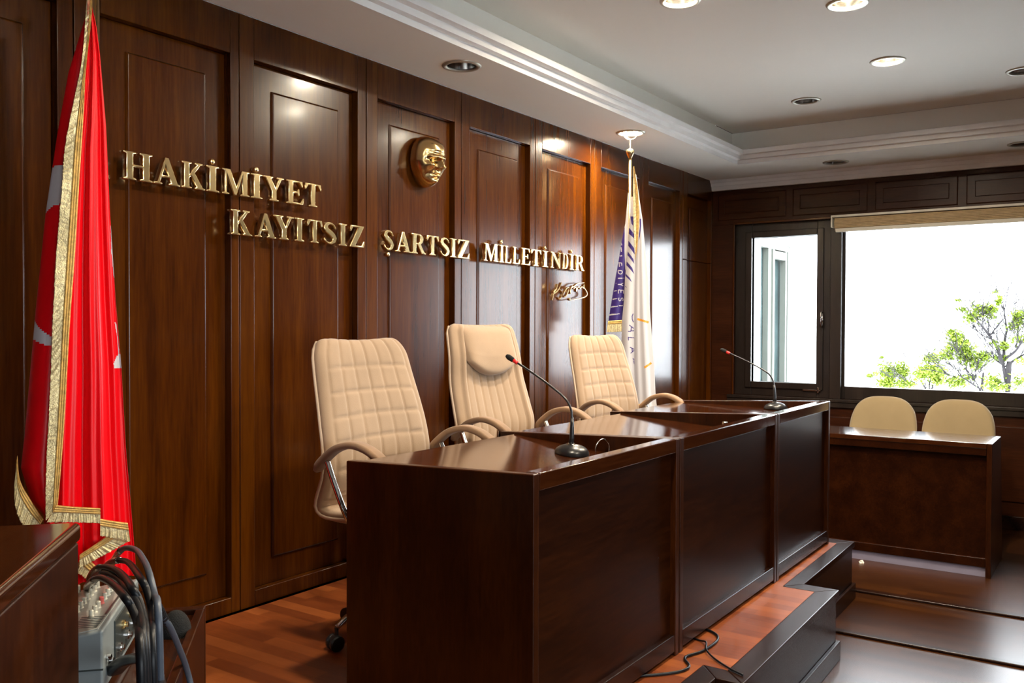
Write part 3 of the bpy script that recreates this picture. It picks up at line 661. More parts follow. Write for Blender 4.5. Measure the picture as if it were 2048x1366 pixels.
def office_chair(kind):
    if kind == 'quilted':
        prof = [(.262, 1.135), (.232, 1.09), (.200, .98), (.165, .86), (.137, .74), (.135, .66), (.165, .585), (.185, .525), (.165, .485), (.11, .47), (.0, .475), (-.16, .48), (-.25, .46)]
        hw = lambda f: interp([(0, .25), (.10, .265), (.30, .290), (.42, .298), (.55, .29), (.7, .265), (1, .25)], f)
        q = qgrid(6, [.115, .213, .305, .393, .482, .575], .045)
    else:
        prof = [(.255, 1.205), (.245, 1.17), (.215, 1.05), (.20, .93), (.165, .80), (.14, .70), (.155, .60), (.185, .53), (.165, .485), (.11, .47), (.0, .475), (-.16, .48), (-.25, .46)]
        hw = lambda f: interp([(0, .245), (.10, .260), (.30, .282), (.42, .292), (.55, .285), (.7, .265), (1, .25)], f)
        def q(x, s, w, tot):
            if abs(x) > w-.045: return .004
            if abs(x) > w-.085: return .020*math.sin(PI*(abs(x)-w+.085)/.04)**.6 if 0 < (abs(x)-w+.085)/.04 < 1 else 0
            k = (x/(2*(w-.085))+.5)*7; fx = k-math.floor(k)
            return .008*(1-math.exp(-min(fx, 1-fx)*.05/.004))
    t = thing('office_chair', '', 'chair', (0, 0, 0), 0, 'cream high-back chairs behind the desks')
    bm = B(); ol = shell(bm, prof, hw, .06, q, rc=.085 if kind == 'quilted' else .05); obj('seat_shell', bm, M_BEIGE, t, smooth=True)
    # piping round the rear edge
    pts = []
    sel = ol[2:-2:4]
    for p, nf, w, s in sel: pts.append(p+Vector((-w-.001, 0, 0))+nf*.016)
    for p, nf, w, s in sel[::-1]: pts.append(p+Vector((w+.001, 0, 0))+nf*.016)
    bm = B(); sweep(bm, pts, circ(.0065, 8), (1, 0, 0), closed=True); fixn(bm); obj('piping', bm, M_PIPE, t, smooth=True)
    if kind != 'quilted':
        bm = B(); NU, NV = 60, 50; g = []
        for j in range(NV+1):
            v = j/NV; row = []; z = 1.20-.245*v; y = interp([(-1.205, .255), (-1.17, .245), (-1.05, .215), (-.93, .197)], -z)
            for i in range(NU+1):
                u = -1+2*i/NU; w = .196*(1-.06*v)
                cut = .075*(abs(u)**2.2)*v*v
                d = .045*math.sqrt(max(0, 1-abs(u)**8))*math.sqrt(max(0, 1-abs(2*v-1)**7))+.012*v
                row.append(bm.verts.new((u*w, y-.030-d, z+cut)))
            g.append(row)
        for j in range(NV):
            for i in range(NU): bm.faces.new((g[j][i], g[j][i+1], g[j+1][i+1], g[j+1][i]))
        fixn(bm); obj('headrest', bm, M_BEIGE, t, smooth=True)
    for s in (-1, 1):
        x = s*.325
        pts = catmull([(x, .115, .672), (x, .09, .706), (x, .02, .757), (x, -.06, .778), (x, -.13, .768), (x, -.185, .742), (x, -.215, .72)], 7)
        bm = B(); sweep(bm, pts, rrect(.052, .026, .011, 4), (0, 0, 1), scale=lambda f: 1-.25*max(0, abs(f-.5)*2-.8)/.2); fixn(bm)
        a = obj('armrest', bm, M_BEIGE2, t, smooth=True)
        bm = B(); tube(bm, [(x, .07, .715), (x-.0*s, .03, .63), (x-.01*s, -.02, .52), (x-.06*s, -.04, .43), (x-.18*s, -.04, .40)], .011, 8, 12)
        tube(bm, [(x, -.16, .752), (x, -.15, .66), (x-.01*s, -.13, .52), (x-.06*s, -.12, .43), (x-.18*s, -.12, .40)], .011, 8, 12); fixn(bm)
        obj('armrest_tube', bm, M_CHROME, a, smooth=True)
    bm = B(); box(bm, -.12, .12, -.16, .1, .365, .40); obj('seat_plate', bm, M_BLACK, t, bevel=.01)
    bm = B(); lathe(bm, [(.03, .12), (.03, .26), (.022, .27), (.022, .37), (.001, .37)], n=20); fixn(bm); obj('gas_column', bm, M_BLACK, t, smooth=False)
    for k in range(5):
        a = math.radians(72*k+162); c, s = math.cos(a), math.sin(a)
        bm = B(); sweep(bm, catmull([(.02*c, .02*s, .125), (.12*c, .12*s, .13), (.22*c, .22*s, .118), (.275*c, .275*s, .085)], 6), rrect(.036, .024, .009, 3), (0, 0, 1), scale=lambda f: 1-.3*f); fixn(bm)
        lg = obj('base_leg', bm, M_CHROME, t, smooth=True)
        bm = B()
        for w in (-.016, .016):
            lathe(bm, [(.001, -.010), (.024, -.010), (.029, -.006), (.029, .006), (.024, .010), (.001, .010)], (.280*c-w*s, .280*s+w*c, .029), 20, axis=(-s, c, 0))
        lathe(bm, [(.001, .03), (.008, .03), (.008, .085), (.001, .085)], (.275*c, .275*s, 0), 12)
        lathe(bm, [(.001, -.014), (.02, -.014), (.02, .014), (.001, .014)], (.280*c, .280*s, .038), 16, axis=(-s, c, 0))
        fixn(bm); obj('caster', bm, M_BLACK, lg, smooth=False)
    return t
c1 = office_chair('quilted'); c1.location = (2.605, 2.30, 0)
c1['label'] = 'cream quilted high-back chair behind the near desk, leftmost of the three'
c3 = copy_tree(c1); c3.location = (4.735, 2.43, 0); c3.rotation_euler.z = math.radians(-8); c3['label'] = 'cream quilted high-back chair behind the far desk, in front of the city flag'
c2 = office_chair('ribbed'); c2.location = (3.58, 2.42, 0); c2.rotation_euler.z = math.radians(-4)
c2['label'] = 'tallest cream high-back chair with headrest cushion and ribbed back, middle of the three'

# ---------------------------------------------------------------- lower desk by the window and its two chairs
t = thing('side_desk', 'lower dark mahogany desk below the big window with two visitor chairs behind', 'desk', (6.06, .64, LOW))
H = .815; Wd = 1.15; D = .46
bm = B(); hexa(bm, [(.0, 0, 0), (.62, 0, 0), (.62, .03, 0), (0, .03, 0)], [(0, 0, H), (D, 0, H), (D, .03, H), (0, .03, H)]); obj('side_panel', bm, M_DESKV, t, bevel=.003)
bm = B(); box(bm, 0, D, Wd-.03, Wd, 0, H); obj('side_panel', bm, M_DESKV, t, bevel=.003)
bm = B(); box(bm, .03, .05, .03, Wd-.03, .06, H-.06); obj('front_panel', bm, M_DESK, t, bevel=.002)
bm = B(); box(bm, .0, .05, .032, Wd-.032, H-.075, H-.03); obj('top_rail', bm, M_DESK, t, bevel=.003)
bm = B(); box(bm, .008, .05, .032, Wd-.032, .06, .115); obj('bottom_rail', bm, M_DESK, t, bevel=.003)
bm = B(); box(bm, -.004, D, .03, Wd-.03, H-.03, H); obj('worktop', bm, M_TOP, t, bevel=.003)
bm = B(); box(bm, .024, .036, .032, Wd-.032, 0, .058); o = obj('lit_floor_strip', bm, M_LITFLOOR, t); o['label'] = 'pale lilac-grey strip added for the lit floor under the desk'  # added strip, its pale colour stands in for daylit floor below the panel
def visitor_chair():
    t = thing('visitor_chair', '', 'chair', (0, 0, 0), 0, 'cream visitor chairs behind the side desk')
    # faces -X; origin at floor centre
    bm = B(); NU, NV = 40, 30; F, Bk = [], []
    W, Hh = .235, .24
    for j in range(NV+1):
        v = -1+2*j/NV; rf, rb = [], []
        for i in range(NU+1):
            u = -1+2*i/NU
            # superellipse disc mapping, rounder at the top
            n_ = 3.2
            y = W*u*(1-.10*max(0, v)**2); z = Hh*v*math.sqrt(max(0, 1-.68*abs(u)**n_)) if v > 0 else Hh*v
            e = math.sqrt(max(0, (1-abs(u)**6)*(1-abs(v)**6)))
            lean = .05*v-.03*u*u
            rf.append(bm.verts.new((lean-.03*e, y, z))); rb.append(bm.verts.new((lean+.025*e+.004, y, z)))
        F.append(rf); Bk.append(rb)
    for j in range(NV):
        for i in range(NU):
            bm.faces.new((F[j][i], F[j][i+1], F[j+1][i+1], F[j+1][i])); bm.faces.new((Bk[j][i], Bk[j+1][i], Bk[j+1][i+1], Bk[j][i+1]))
    for i in range(NU):
        bm.faces.new((F[0][i], Bk[0][i], Bk[0][i+1], F[0][i+1])); bm.faces.new((F[NV][i], F[NV][i+1], Bk[NV][i+1], Bk[NV][i]))
        pass
    for j in range(NV):
        bm.faces.new((F[j][0], F[j+1][0], Bk[j+1][0], Bk[j][0])); bm.faces.new((F[j][NU], Bk[j][NU], Bk[j+1][NU], F[j+1][NU]))
    bmesh.ops.translate(bm, verts=bm.verts[:], vec=(.21, 0, .762)); fixn(bm)
    obj('backrest', bm, M_CREAM, t, smooth=True)
    bm = B(); prism(bm, [(p[0]-.02, p[1]) for p in rrect(.44, .46, .08, 5)], .43, .50); obj('seat', bm, M_CREAM, t, bevel=.02, segs=3)
    for y in (-.20, .20):
        bm = B(); tube(bm, [(-.20, y, .0), (-.17, y, .42)], .011, 4); obj('leg', bm, M_BLACK, t, smooth=True)
        bm = B(); tube(bm, [(.24, y, .0), (.18, y, .44), (.205, y*.7, .72)], .011, 6); obj('leg', bm, M_BLACK, t, smooth=True)
    return t
v1 = visitor_chair(); v1.location = (6.80, 1.458, LOW); v1['label'] = 'cream round-backed visitor chair behind the side desk, left of the pair'
v2 = copy_tree(v1); v2.location = (6.80, .955, LOW); v2['label'] = 'cream round-backed visitor chair behind the side desk, right of the pair'
bm = B(); bmesh.ops.create_icosphere(bm, subdivisions=2, radius=.022)
for v in bm.verts: v.co *= random.uniform(.6, 1.15); v.co.z = abs(v.co.z)*.8
o = obj('paper_scrap', bm, M_PAPER); o.location = (6.00, 1.372, LOW); tag(o, 'crumpled white paper scrap on the lower floor before the side desk', 'paper')
# cables on the platform floor in front of the first desks
for pts, r, lb in (([(3.35, 1.42, .006), (3.31, 1.31, .006), (3.24, 1.262, .006), (3.10, 1.262, .006), (3.00, 1.29, .006), (2.93, 1.245, .006), (2.87, 1.25, .006), (2.80, 1.30, .006), (2.74, 1.36, .006)], .005, 'thicker black cable snaking out from under the desks over the platform floor'),
                   ([(3.22, 1.40, .004), (3.20, 1.32, .004), (3.17, 1.28, .013), (3.10, 1.25, .012), (3.05, 1.20, .006), (2.99, 1.12, .006), (2.96, 1.06, .006)], .0035, 'thinner black cable running over the platform border')):
    bm = B(); tube(bm, pts, r, 8, 8); tag(obj('floor_cable', bm, M_RUBBER, None, smooth=True), lb, 'cable', 'cables on the platform floor')

# ---------------------------------------------------------------- flags
def make_frame(cx, cy):
    "local frame of a draped flag: lateral axis, depth axis towards the room"
    d = Vector((cx, cy, 0)).normalized()
    return Vector((d.y, -d.x, 0)), -d
def lat_height(px, py, c, axl):
    "photo measurement -> lateral and height offset on the vertical plane through the pole"
    r = R_*((px-1024)/1786.1) - U_*((py-683)/1786.1) + F_
    n = Vector((axl.y, -axl.x, 0)); k = Vector((c[0], c[1], 0)).dot(n)/r.dot(n); p = Vector((0, 0, 1.2))+r*k
    return (p-Vector((c[0], c[1], 0))).dot(axl), p.z
def cloth(name, c, Lt, Rt, y0, y1, depth, marks, mats, parent, ns=150, nz=260, back=True, off=0.):
    axl, axd = make_frame(*c); bm = B(); rows_ = []; uv = []
    nb = 10 if back else 0
    for j in range(nz+1):
        py = y0+(y1-y0)*j/nz; a = interp(Lt, py); b = interp(Rt, py); row = []
        la, z = lat_height(a, py, c, axl); lb, _ = lat_height(b, py, c, axl)
        f = j/nz
        for i in range(ns+1):
            s = i/ns; l = la+(lb-la)*s
            row.append(bm.verts.new(Vector((c[0], c[1], z))+axl*l+axd*(depth(s, f)+off)))
        for i in range(nb):
            s = 1-(i+1)/(nb+1); l = la+(lb-la)*s
            row.append(bm.verts.new(Vector((c[0], c[1], z))+axl*l+axd*(-.05*f*math.sin(PI*s)-.004+off)))
        rows_.append(row); uv.append((py, a, b))
    n = len(rows_[0])
    for j in range(nz):
        py = (uv[j][0]+uv[j+1][0])/2; a = (uv[j][1]+uv[j+1][1])/2; b = (uv[j][2]+uv[j+1][2])/2
        for i in range(n if back else n-1):
            fc = bm.faces.new((rows_[j][i], rows_[j+1][i], rows_[j+1][(i+1) % n], rows_[j][(i+1) % n]))
            if i < ns and marks:
                px = a+(b-a)*(i+.5)/ns
                for mi, poly, (bx0, by0, bx1, by1) in marks:
                    if bx0 <= px <= bx1 and by0 <= py <= by1 and inpoly(px, py, poly): fc.material_index = mi; break
    fixn(bm); return obj(name, bm, mats, parent, smooth=True)
def mk(mi, poly): return (mi, poly, (min(p[0] for p in poly), min(p[1] for p in poly), max(p[0] for p in poly), max(p[1] for p in poly)))
def tr(poly, ox, oy, s): return [(ox+x/s, oy+y/s) for x, y in poly]
def strip(name, c, top, bot, off, mats, parent, cords=3, fr=.36, amp=.003, n=160, wavy=0., nz_=14):
    "gold trim band between two picture-space lines; braid cords along the first line, fringe threads to the second"
    axl, axd = make_frame(*c); bm = B()
    A_ = catmull([(x, y, 0) for x, y in top], 12); B_ = catmull([(x, y, 0) for x, y in bot], 12)
    def samp(C, f):
        k = f*(len(C)-1); i = min(int(k), len(C)-2); return C[i].lerp(C[i+1], k-i)
    rows_ = []; m_ = nz_*2
    for i in range(n+1):
        f = i/n; a = samp(A_, f); b = samp(B_, f); row = []
        jit = random.uniform(-1, 1)
        for j in range(m_+1):
            t_ = j/m_; w = wavy*math.sin(f*60+3*math.sin(f*17))*t_
            p = a.lerp(b, t_*(1+(.02*jit if j > m_*fr else 0))+w)
            l, z = lat_height(p.x, p.y, c, axl)
            o_ = off(f, t_) if callable(off) else off
            d = o_ + (abs(math.sin(PI*cords*t_/fr))*.004 if t_ < fr else .002*jit*min(1, (t_-fr)*6)+amp*math.sin(f*45)*(t_-fr))
            row.append(bm.verts.new(Vector((c[0], c[1], z))+axl*l+axd*d))
        rows_.append(row)
    for i in range(n):
        for j in range(m_):
            fc = bm.faces.new((rows_[i][j], rows_[i+1][j], rows_[i+1][j+1], rows_[i][j+1])); fc.material_index = 0 if (j+.5)/m_ < fr else 1
    back = [[bm.verts.new(v.co-axd*.003) for v in (r[0], r[m_])] for r in rows_]
    for i in range(n):
        bm.faces.new((rows_[i][0], back[i][0], back[i+1][0], rows_[i+1][0])); bm.faces.new((rows_[i][m_], rows_[i+1][m_], back[i+1][1], back[i][1])); bm.faces.new((back[i][0], back[i][1], back[i+1][1], back[i+1][0]))
    fixn(bm); return obj(name, bm, mats, parent, smooth=True)
def flagpole(c, ztop, zbase, r, label, tilt=(0, 0), finial=True):
    t = thing('flagpole', label, 'flagpole', (c[0], c[1], zbase), 0, 'brass flagpoles with crescent finials')
    bm = B(); sweep(bm, [Vector((0, 0, .03)), Vector((tilt[0]*.5, tilt[1]*.5, (ztop-zbase)*.5)), Vector((tilt[0], tilt[1], ztop-zbase))], circ(r, 20), (1, 0, 0)); fixn(bm); obj('pole', bm, M_BRASS, t, smooth=True)
    e = Vector((tilt[0], tilt[1], ztop-zbase))
    bm = B(); lathe(bm, [(.001, 0), (.15, 0), (.155, .008), (.14, .02), (.05, .035), (.02, .06), (.018, .08)], n=32); fixn(bm); obj('base', bm, M_BRASS, t, smooth=True)
    bm = B(); lathe(bm, [(.011, -.02), (.011, .0), (.018, .012), (.026, .03), (.028, .042), (.022, .055), (.008, .060), (.004, .066), (.004, .125), (.001, .125)], e, 20); fixn(bm)
    fi = obj('finial', bm, M_BRASS, t, smooth=True)
    axl, axd = make_frame(*c); cc = e+Vector((0, 0, .165)); Ro, Ri, dx = .046, .039, .010
    pts = []; a0 = math.radians(28)
    for k in range(33):
        a = a0+(2*PI-2*a0)*k/32; pts.append((Ro*math.cos(a), Ro*math.sin(a)))
    for k in range(33):
        a = 2*PI-a0*1.0-(2*PI-2*a0)*k/32; pts.append((dx+(Ri-.001)*math.cos(a)*.98, Ri*math.sin(a)))
    b2 = curve_mesh([pts], .003, .001, 1)
    st = []
    for k in range(10):
        rr = .018 if k % 2 == 0 else .007; a = 2*PI*k/10; st.append((.036+rr*math.cos(a), .004+rr*math.sin(a)))
    b3 = curve_mesh([st], .002, .001, 1)
    M3 = Matrix((( axl.x, 0, axd.x, cc.x), (axl.y, 0, axd.y, cc.y), (0, 1, 0, cc.z), (0, 0, 0, 1)))
    b2.transform(M3); b3.transform(M3); fixn(b2); fixn(b3)
    obj('crescent', b2, M_BRASS, fi); obj('star', b3, M_BRASS, fi)
    return t
# --- red flag
C1 = (1.585, 2.70)
flagpole((1.63, 2.745), 2.27, 0, .0125, 'brass flagpole holding the red flag, reaching out of the top left of the photo', (.0, .0))
f1 = thing('red_flag', 'red satin flag with white crescent, gold fringed, hanging folded at the left', 'flag', (0, 0, 0))
Lt = [(-30, 180), (15, 177), (60, 163), (145, 137), (260, 116), (340, 104), (430, 91), (625, 71), (750, 60), (873, 49), (935, 42), (1000, 62), (1030, 88), (1170, 92)]
Rt = [(-30, 182), (15, 184), (55, 193), (110, 200), (250, 212), (425, 220), (600, 231), (733, 242), (898, 251), (1008, 260), (1108, 268), (1170, 272)]
FR = [(-30, 183), (30, 184), (150, 172), (250, 167), (375, 159), (525, 150), (650, 141), (833, 131), (993, 120), (1170, 108)]
FL = [(-30, 180), (15, 173), (120, 165), (200, 150), (300, 131), (380, 125), (500, 115), (650, 107), (783, 102), (883, 97), (983, 94), (1170, 90)]
def dep_left(s, f): return (.012+.070*f)*math.sin(PI*min(1, s*.93+.02))**.75
def dep_right(s, f):
    k = .25+.75*f
    a = .055*math.sin(PI*min(1, max(0, s*.9+.12)))**.6
    w = .022*math.cos(2*PI*(s-.23)/.40)*(1-.25*s)+.008*math.cos(2*PI*(s-.1)/.17+4*f)
    return k*(a+w)+.012
red_marks = [mk(1, tr([(195, 690), (215, 668), (262, 664), (262, 815), (215, 825), (190, 845), (174, 870)], 0, 0, 2)),
             mk(1, tr([(300, 345), (318, 370), (345, 420), (395, 465), (480, 520), (480, 598), (400, 585), (340, 560), (290, 535)], 0, 560, 4.5525))]
cloth('left_fold', C1, Lt, FR, -30, 1165, dep_left, red_marks, [M_RED, M_WHITE], f1, 110, 330)
rm = [mk(1, [(221, 440), (224, 442), (228, 520), (229, 560), (226, 545), (222, 500)]),
      mk(1, [(228, 640), (232, 648), (238, 700), (240, 735), (237, 716), (233, 668)]),
      mk(1, tr([(1030, 765), (1060, 700), (1085, 670), (1110, 720), (1110, 800), (1036, 812)], 0, 560, 4.5525))]
cloth('right_fold', C1, FL, Rt, -30, 1165, dep_right, rm, [M_RED, M_WHITE], f1, 150, 330, off=.006)
top = [(FRx, y) for y, FRx in [(-30, 182), (30, 184), (150, 172), (250, 167), (375, 159), (525, 150), (650, 141), (833, 131), (930, 124), (1010, 117)]]
bot = [(x, y) for y, x in [(-30, 179), (15, 173), (120, 165), (200, 150), (300, 131), (380, 125), (500, 115), (650, 107), (783, 102), (883, 97), (983, 94), (1026, 95)]]
def ofv(f, t_): return .030+.085*f
gf = strip('gold_fringe', C1, top, bot, ofv, [M_GOLD, M_FRINGE], f1, 3, .42, .004, 420)
gf['label'] = 'gold braid and fringe running down the front fold'
strip('gold_fringe', C1, [(116, 996), (150, 999), (200, 1002)], [(97, 1029), (150, 1029), (200, 1031)], .125, [M_GOLD, M_FRINGE], f1, 3, .4, .003, 90)
strip('gold_fringe', C1, [(200, 1024), (230, 1029), (253, 1032)], [(200, 1057), (230, 1062), (258, 1068)], .112, [M_GOLD, M_FRINGE], f1, 3, .4, .003, 60)
strip('gold_fringe', C1, [(212, 1059), (190, 1075), (160, 1095)], [(258, 1068), (215, 1092), (160, 1121)], .098, [M_GOLD, M_FRINGE], f1, 3, .36, .003, 90)
strip('gold_fringe', C1, [(205, 1132), (185, 1112), (165, 1094)], [(180, 1150), (168, 1140), (150, 1128)], .09, [M_GOLD, M_FRINGE], f1, 3, .5, .003, 60)
strip('gold_fringe', C1, [(38, 905), (44, 955), (66, 995), (89, 1030)], [(32, 960), (34, 1005), (48, 1040), (72, 1058)], .07, [M_GOLD, M_FRINGE], f1, 3, .36, .003, 110)
# --- city flag
C2 = (5.42, 2.74)
flagpole((5.43, 2.755), 2.335, LOW, .011, 'brass flagpole of the white and purple flag, crescent finial under the lit downlight')
f2 = thing('city_flag', 'white and purple city flag with lettering and gold hem behind the far chair', 'flag', (0, 0, 0))
X4 = lambda poly: tr(poly, 1200, 440, 6.83)
X5 = lambda poly: tr(poly, 1200, 620, 6.507)
def bar(x0, y0, x1, y1, w):
    d = Vector((x1-x0, y1-y0)).normalized(); n = Vector((-d.y, d.x))*w/2
    return [(x0+n.x, y0+n.y), (x1+n.x, y1+n.y), (x1-n.x, y1-n.y), (x0-n.x, y0-n.y)]
pm = []
white_sliver = X4([(345, -60), (390, -60), (385, 400), (362, 640), (345, 690), (335, 400), (338, 100)])
pm.append(mk(1, white_sliver)); pm.append(mk(1, [(1254, 385), (1258, 385), (1257, 450), (1248, 456)]))
strokes = [  # lettering read downward on the purple flap
 (285, 300, 300, 345, 10), (288, 370, 292, 435, 12), (283, 405, 300, 405, 10), (270, 492, 302, 488, 14),
 (253, 582, 300, 590, 11), (262, 585, 266, 640, 11), (250, 600, 250, 602, 4), (296, 590, 298, 625, 11),
 (246, 688, 302, 696, 11), (247, 690, 252, 725, 11), (302, 696, 304, 722, 11), (252, 725, 272, 740, 11), (272, 740, 292, 738, 11), (292, 738, 304, 722, 11),
 (245, 798, 308, 796, 13), (318, 795, 332, 795, 12),
 (245, 880, 282, 882, 12), (282, 882, 318, 862, 11), (282, 882, 316, 902, 11),
 (250, 956, 322, 962, 11), (252, 958, 252, 1003, 11), (286, 960, 286, 992, 10), (320, 962, 322, 1003, 11),
 (258, 1064, 256, 1090, 11), (256, 1090, 268, 1108, 11), (268, 1108, 284, 1098, 11), (284, 1098, 290, 1074, 11), (290, 1074, 304, 1062, 11), (304, 1062, 316, 1078, 11), (316, 1078, 312, 1106, 11),
 (258, 1172, 312, 1168, 13)]
for x0, y0, x1, y1, w in strokes:
    if (x0, y0) != (x1, y1) and abs(x0-x1)+abs(y0-y1) > 6: pm.append(mk(1, X4(bar(x0, y0, x1, y1, w))))
for sp in ([(128, 1285), (270, 1278), (270, 1284), (126, 1308)], [(150, 1180), (245, 1174), (245, 1182), (148, 1198)], [(172, 1076), (238, 1070), (238, 1078), (170, 1090)], [(192, 966), (232, 962), (232, 970), (190, 976)], [(210, 862), (228, 860), (228, 865), (209, 868)]): pm.append(mk(1, X4(sp)))
pl = [(380, 1256.5), (447, 1250.5), (482, 1243.5), (528, 1236), (572, 1228), (627, 1219), (640, 1217), (668, 1213)]
pr_ = [(380, 1258.5), (447, 1257), (506, 1257), (542, 1253.5), (570, 1250), (601, 1248.5), (640, 1244.5), (668, 1243.5)]
cloth('purple_flap', C2, pl, pr_, 385, 643, lambda s, f: .002+.03*f*math.sin(PI*s), pm, [M_PURPLE, M_WHITE], f2, 120, 420, off=-.012)
sm = []
for sp in ([(415, -40), (475, -40), (470, 110), (430, 60)], [(395, 110), (465, 200), (475, 270), (390, 190)], [(385, 285), (465, 390), (475, 480), (380, 350)], [(375, 430), (455, 540), (468, 605), (372, 480)], [(365, 570), (440, 660), (468, 745), (360, 620)], [(350, 735), (410, 800), (438, 858), (348, 770)], [(342, 898), (372, 932), (346, 916)]): sm.append(mk(1, X4(sp)))
for x0, y0, x1, y1, w in ((432, 48, 418, 80, 11), (418, 80, 418, 120, 11), (418, 120, 436, 160, 11), (380, 195, 440, 240, 11), (440, 268, 365, 278, 11), (408, 215, 404, 272, 11), (365, 352, 445, 362, 11), (368, 352, 372, 392, 11),
                       (388, 480, 446, 510, 11), (446, 520, 398, 560, 11), (415, 496, 420, 545, 11), (425, 630, 446, 640, 11), (440, 655, 446, 700, 11)): sm.append(mk(1, X5(bar(x0, y0, x1, y1, w))))
ml = [(385, 1263), (440, 1259), (498, 1256), (528, 1253), (557, 1250), (601, 1248), (640, 1244), (700, 1243), (830, 1243)]
mr = [(385, 1267), (440, 1270), (520, 1271), (572, 1269.5), (630, 1268.5), (727, 1269), (830, 1272)]
cloth('striped_fold', C2, ml, mr, 395, 818, lambda s, f: .006+(.012+.030*f)*math.sin(PI*min(1, s*.95+.03)), sm, [M_WHITE, M_PURPLE], f2, 110, 560, off=.02)
om = [mk(1, X5(bar(485, 118, 632, 162, 27))), mk(1, X5(bar(575, 742, 668, 684, 26))), mk(2, X4([(540, -10), (560, -10), (560, 90), (545, 230), (530, 290), (533, 200), (543, 100)]))]
rl = [(350, 1271), (400, 1275), (440, 1277), (483, 1275), (520, 1271), (572, 1269), (640, 1268), (728, 1268), (830, 1272)]
rr_ = [(350, 1272), (400, 1279), (440, 1285), (484, 1289), (557, 1296), (640, 1301), (727, 1308), (789, 1311), (818, 1314)]
cloth('white_fold', C2, rl, rr_, 350, 818, lambda s, f: .004+(.01+.045*f)*math.sin(PI*min(1, s*.9+.08))+.008*f*math.cos(2*PI*s/.45-2), om, [M_WHITE, M_ORANGE, M_PURPLE], f2, 110, 500, off=.016)
strip('gold_fringe', C2, [(1268, 335), (1276, 385), (1278, 440), (1275, 490), (1271, 522)], [(1266, 338), (1266, 390), (1267, 445), (1269, 490), (1270.5, 522)], .055, [M_GOLD, M_FRINGE], f2, 2, .5, .002, 120)
strip('gold_fringe', C2, [(1216.5, 642), (1230, 641), (1244.5, 640)], [(1213, 664), (1229, 664), (1243.5, 663)], .025, [M_GOLD, M_FRINGE], f2, 2, .3, .002, 60)
strip('gold_fringe', C2, [(1243, 815), (1262, 812), (1282, 806), (1300, 813), (1314, 820)], [(1243, 838), (1262, 838), (1282, 834), (1300, 838), (1316, 838)], .072, [M_GOLD, M_FRINGE], f2, 2, .3, .002, 100)
# ---------------------------------------------------------------- left foreground: lectern, low cabinet, audio mixer and its cables
A47 = math.radians(47)
def loc47(c, a, b, z=0): return (c[0]+a*math.cos(A47)-b*math.sin(A47), c[1]+a*math.sin(A47)+b*math.cos(A47), z)
# local frame of these things: +x runs away from the camera along 47 degrees, +y to the left of it
CL = (.875, 1.525)
t = thing('lectern', 'dark glossy wooden lectern cut by the left border in the foreground', 'lectern', (CL[0], CL[1], 0), A47)
bm = B(); box(bm, -.46, -.006, .004, .024, 0, .815); obj('front_panel', bm, M_DESKV, t, bevel=.004)
bm = B(); box(bm, -.46, -.43, .024, .58, 0, .815); box(bm, -.036, -.006, .024, .58, 0, .815); obj('side_panel', bm, M_DESKV, t, bevel=.003)
bm = B(); box(bm, -.47, 0, 0, .60, .815, .85); obj('lectern_top', bm, M_TOP, t, bevel=.010, segs=3)
CB = (1.463, 1.966)
t = thing('low_cabinet', 'low dark wooden cabinet between lectern and floor, under the mixer', 'cabinet', (CB[0], CB[1], 0), A47)
bm = B(); box(bm, -.70, -.03, 0, .022, 0, .47); obj('side_panel', bm, M_DESKV, t, bevel=.004)
bm = B(); box(bm, -.028, 0, 0, .55, 0, .47); obj('end_panel', bm, M_DESKV, t, bevel=.004)
bm = B(); box(bm, -.70, -.028, .022, .55, .43, .455); obj('cabinet_top', bm, M_TOP, t, bevel=.002)
# mixer
CM = (.995, 1.66)
mx_ = thing('audio_mixer', 'grey audio mixer with rows of pale knobs on the low cabinet beside the red flag', 'audio mixer', loc47(CM, 0, 0, .4555), A47)
bm = B(); hexa(bm, [(0, 0, .012), (.375, 0, .012), (.375, .33, .012), (0, .33, .012)], [(0, .0, .140), (.375, 0, .140), (.375, .33, .085), (0, .33, .085)]); obj('housing', bm, M_GREY, mx_, bevel=.006)
bm = B(); box(bm, -.0015, .002, .0, .33, .060, .063); obj('housing_seam', bm, M_DARKP, mx_)
bm = B(); hexa(bm, [(.012, .012, .1365), (.363, .012, .1365), (.363, .32, .0868), (.012, .32, .0868)], [(.012, .012, .1400), (.363, .012, .1400), (.363, .32, .0890), (.012, .32, .0890)]); obj('control_panel', bm, M_PANEL, mx_)
bm = B()
for i in range(7): box(bm, .02+.011*i, .024+.011*i, .015, .06, .1402, .1408)
box(bm, .10, .35, .014, .018, .1405, .1412); obj('panel_print', bm, M_DARKP, mx_)
for i in range(9):
    for j in range(6):
        x, y = .105+.031*i, .045+.042*j; z = .140-.055*y/.33
        bm = B(); lathe(bm, [(.001, 0), (.0075, 0), (.0065, .004), (.0052, .006), (.0052, .016), (.004, .018), (.001, .018)], (x, y, z), 12); fixn(bm)
        k = obj('knob', bm, M_KNOBR if (i+2*j) % 11 == 3 else M_KNOB, mx_, smooth=False)
bm = B(); box(bm, .10, .36, -.003, .001, .03, .125); obj('rear_panel', bm, M_DARKP, mx_, bevel=.001)
for i in range(6):
    x = .13+.04*i
    bm = B(); lathe(bm, [(.001, 0), (.010, 0), (.010, .006), (.006, .007), (.006, .012), (.001, .012)], (x, -.003, .095 if i % 2 else .060), 14, axis=(0, -1, 0)); fixn(bm); obj('jack_socket', bm, M_BRASS if i % 2 else M_CHROME, mx_)
for i in range(3):
    bm = B(); lathe(bm, [(.001, 0), (.006, 0), (.006, .008), (.001, .010)], (.03+.022*i, -.001, .075-.014*i), 12, axis=(0, -1, 0)); fixn(bm); obj('rear_knob', bm, M_CHROME, mx_)
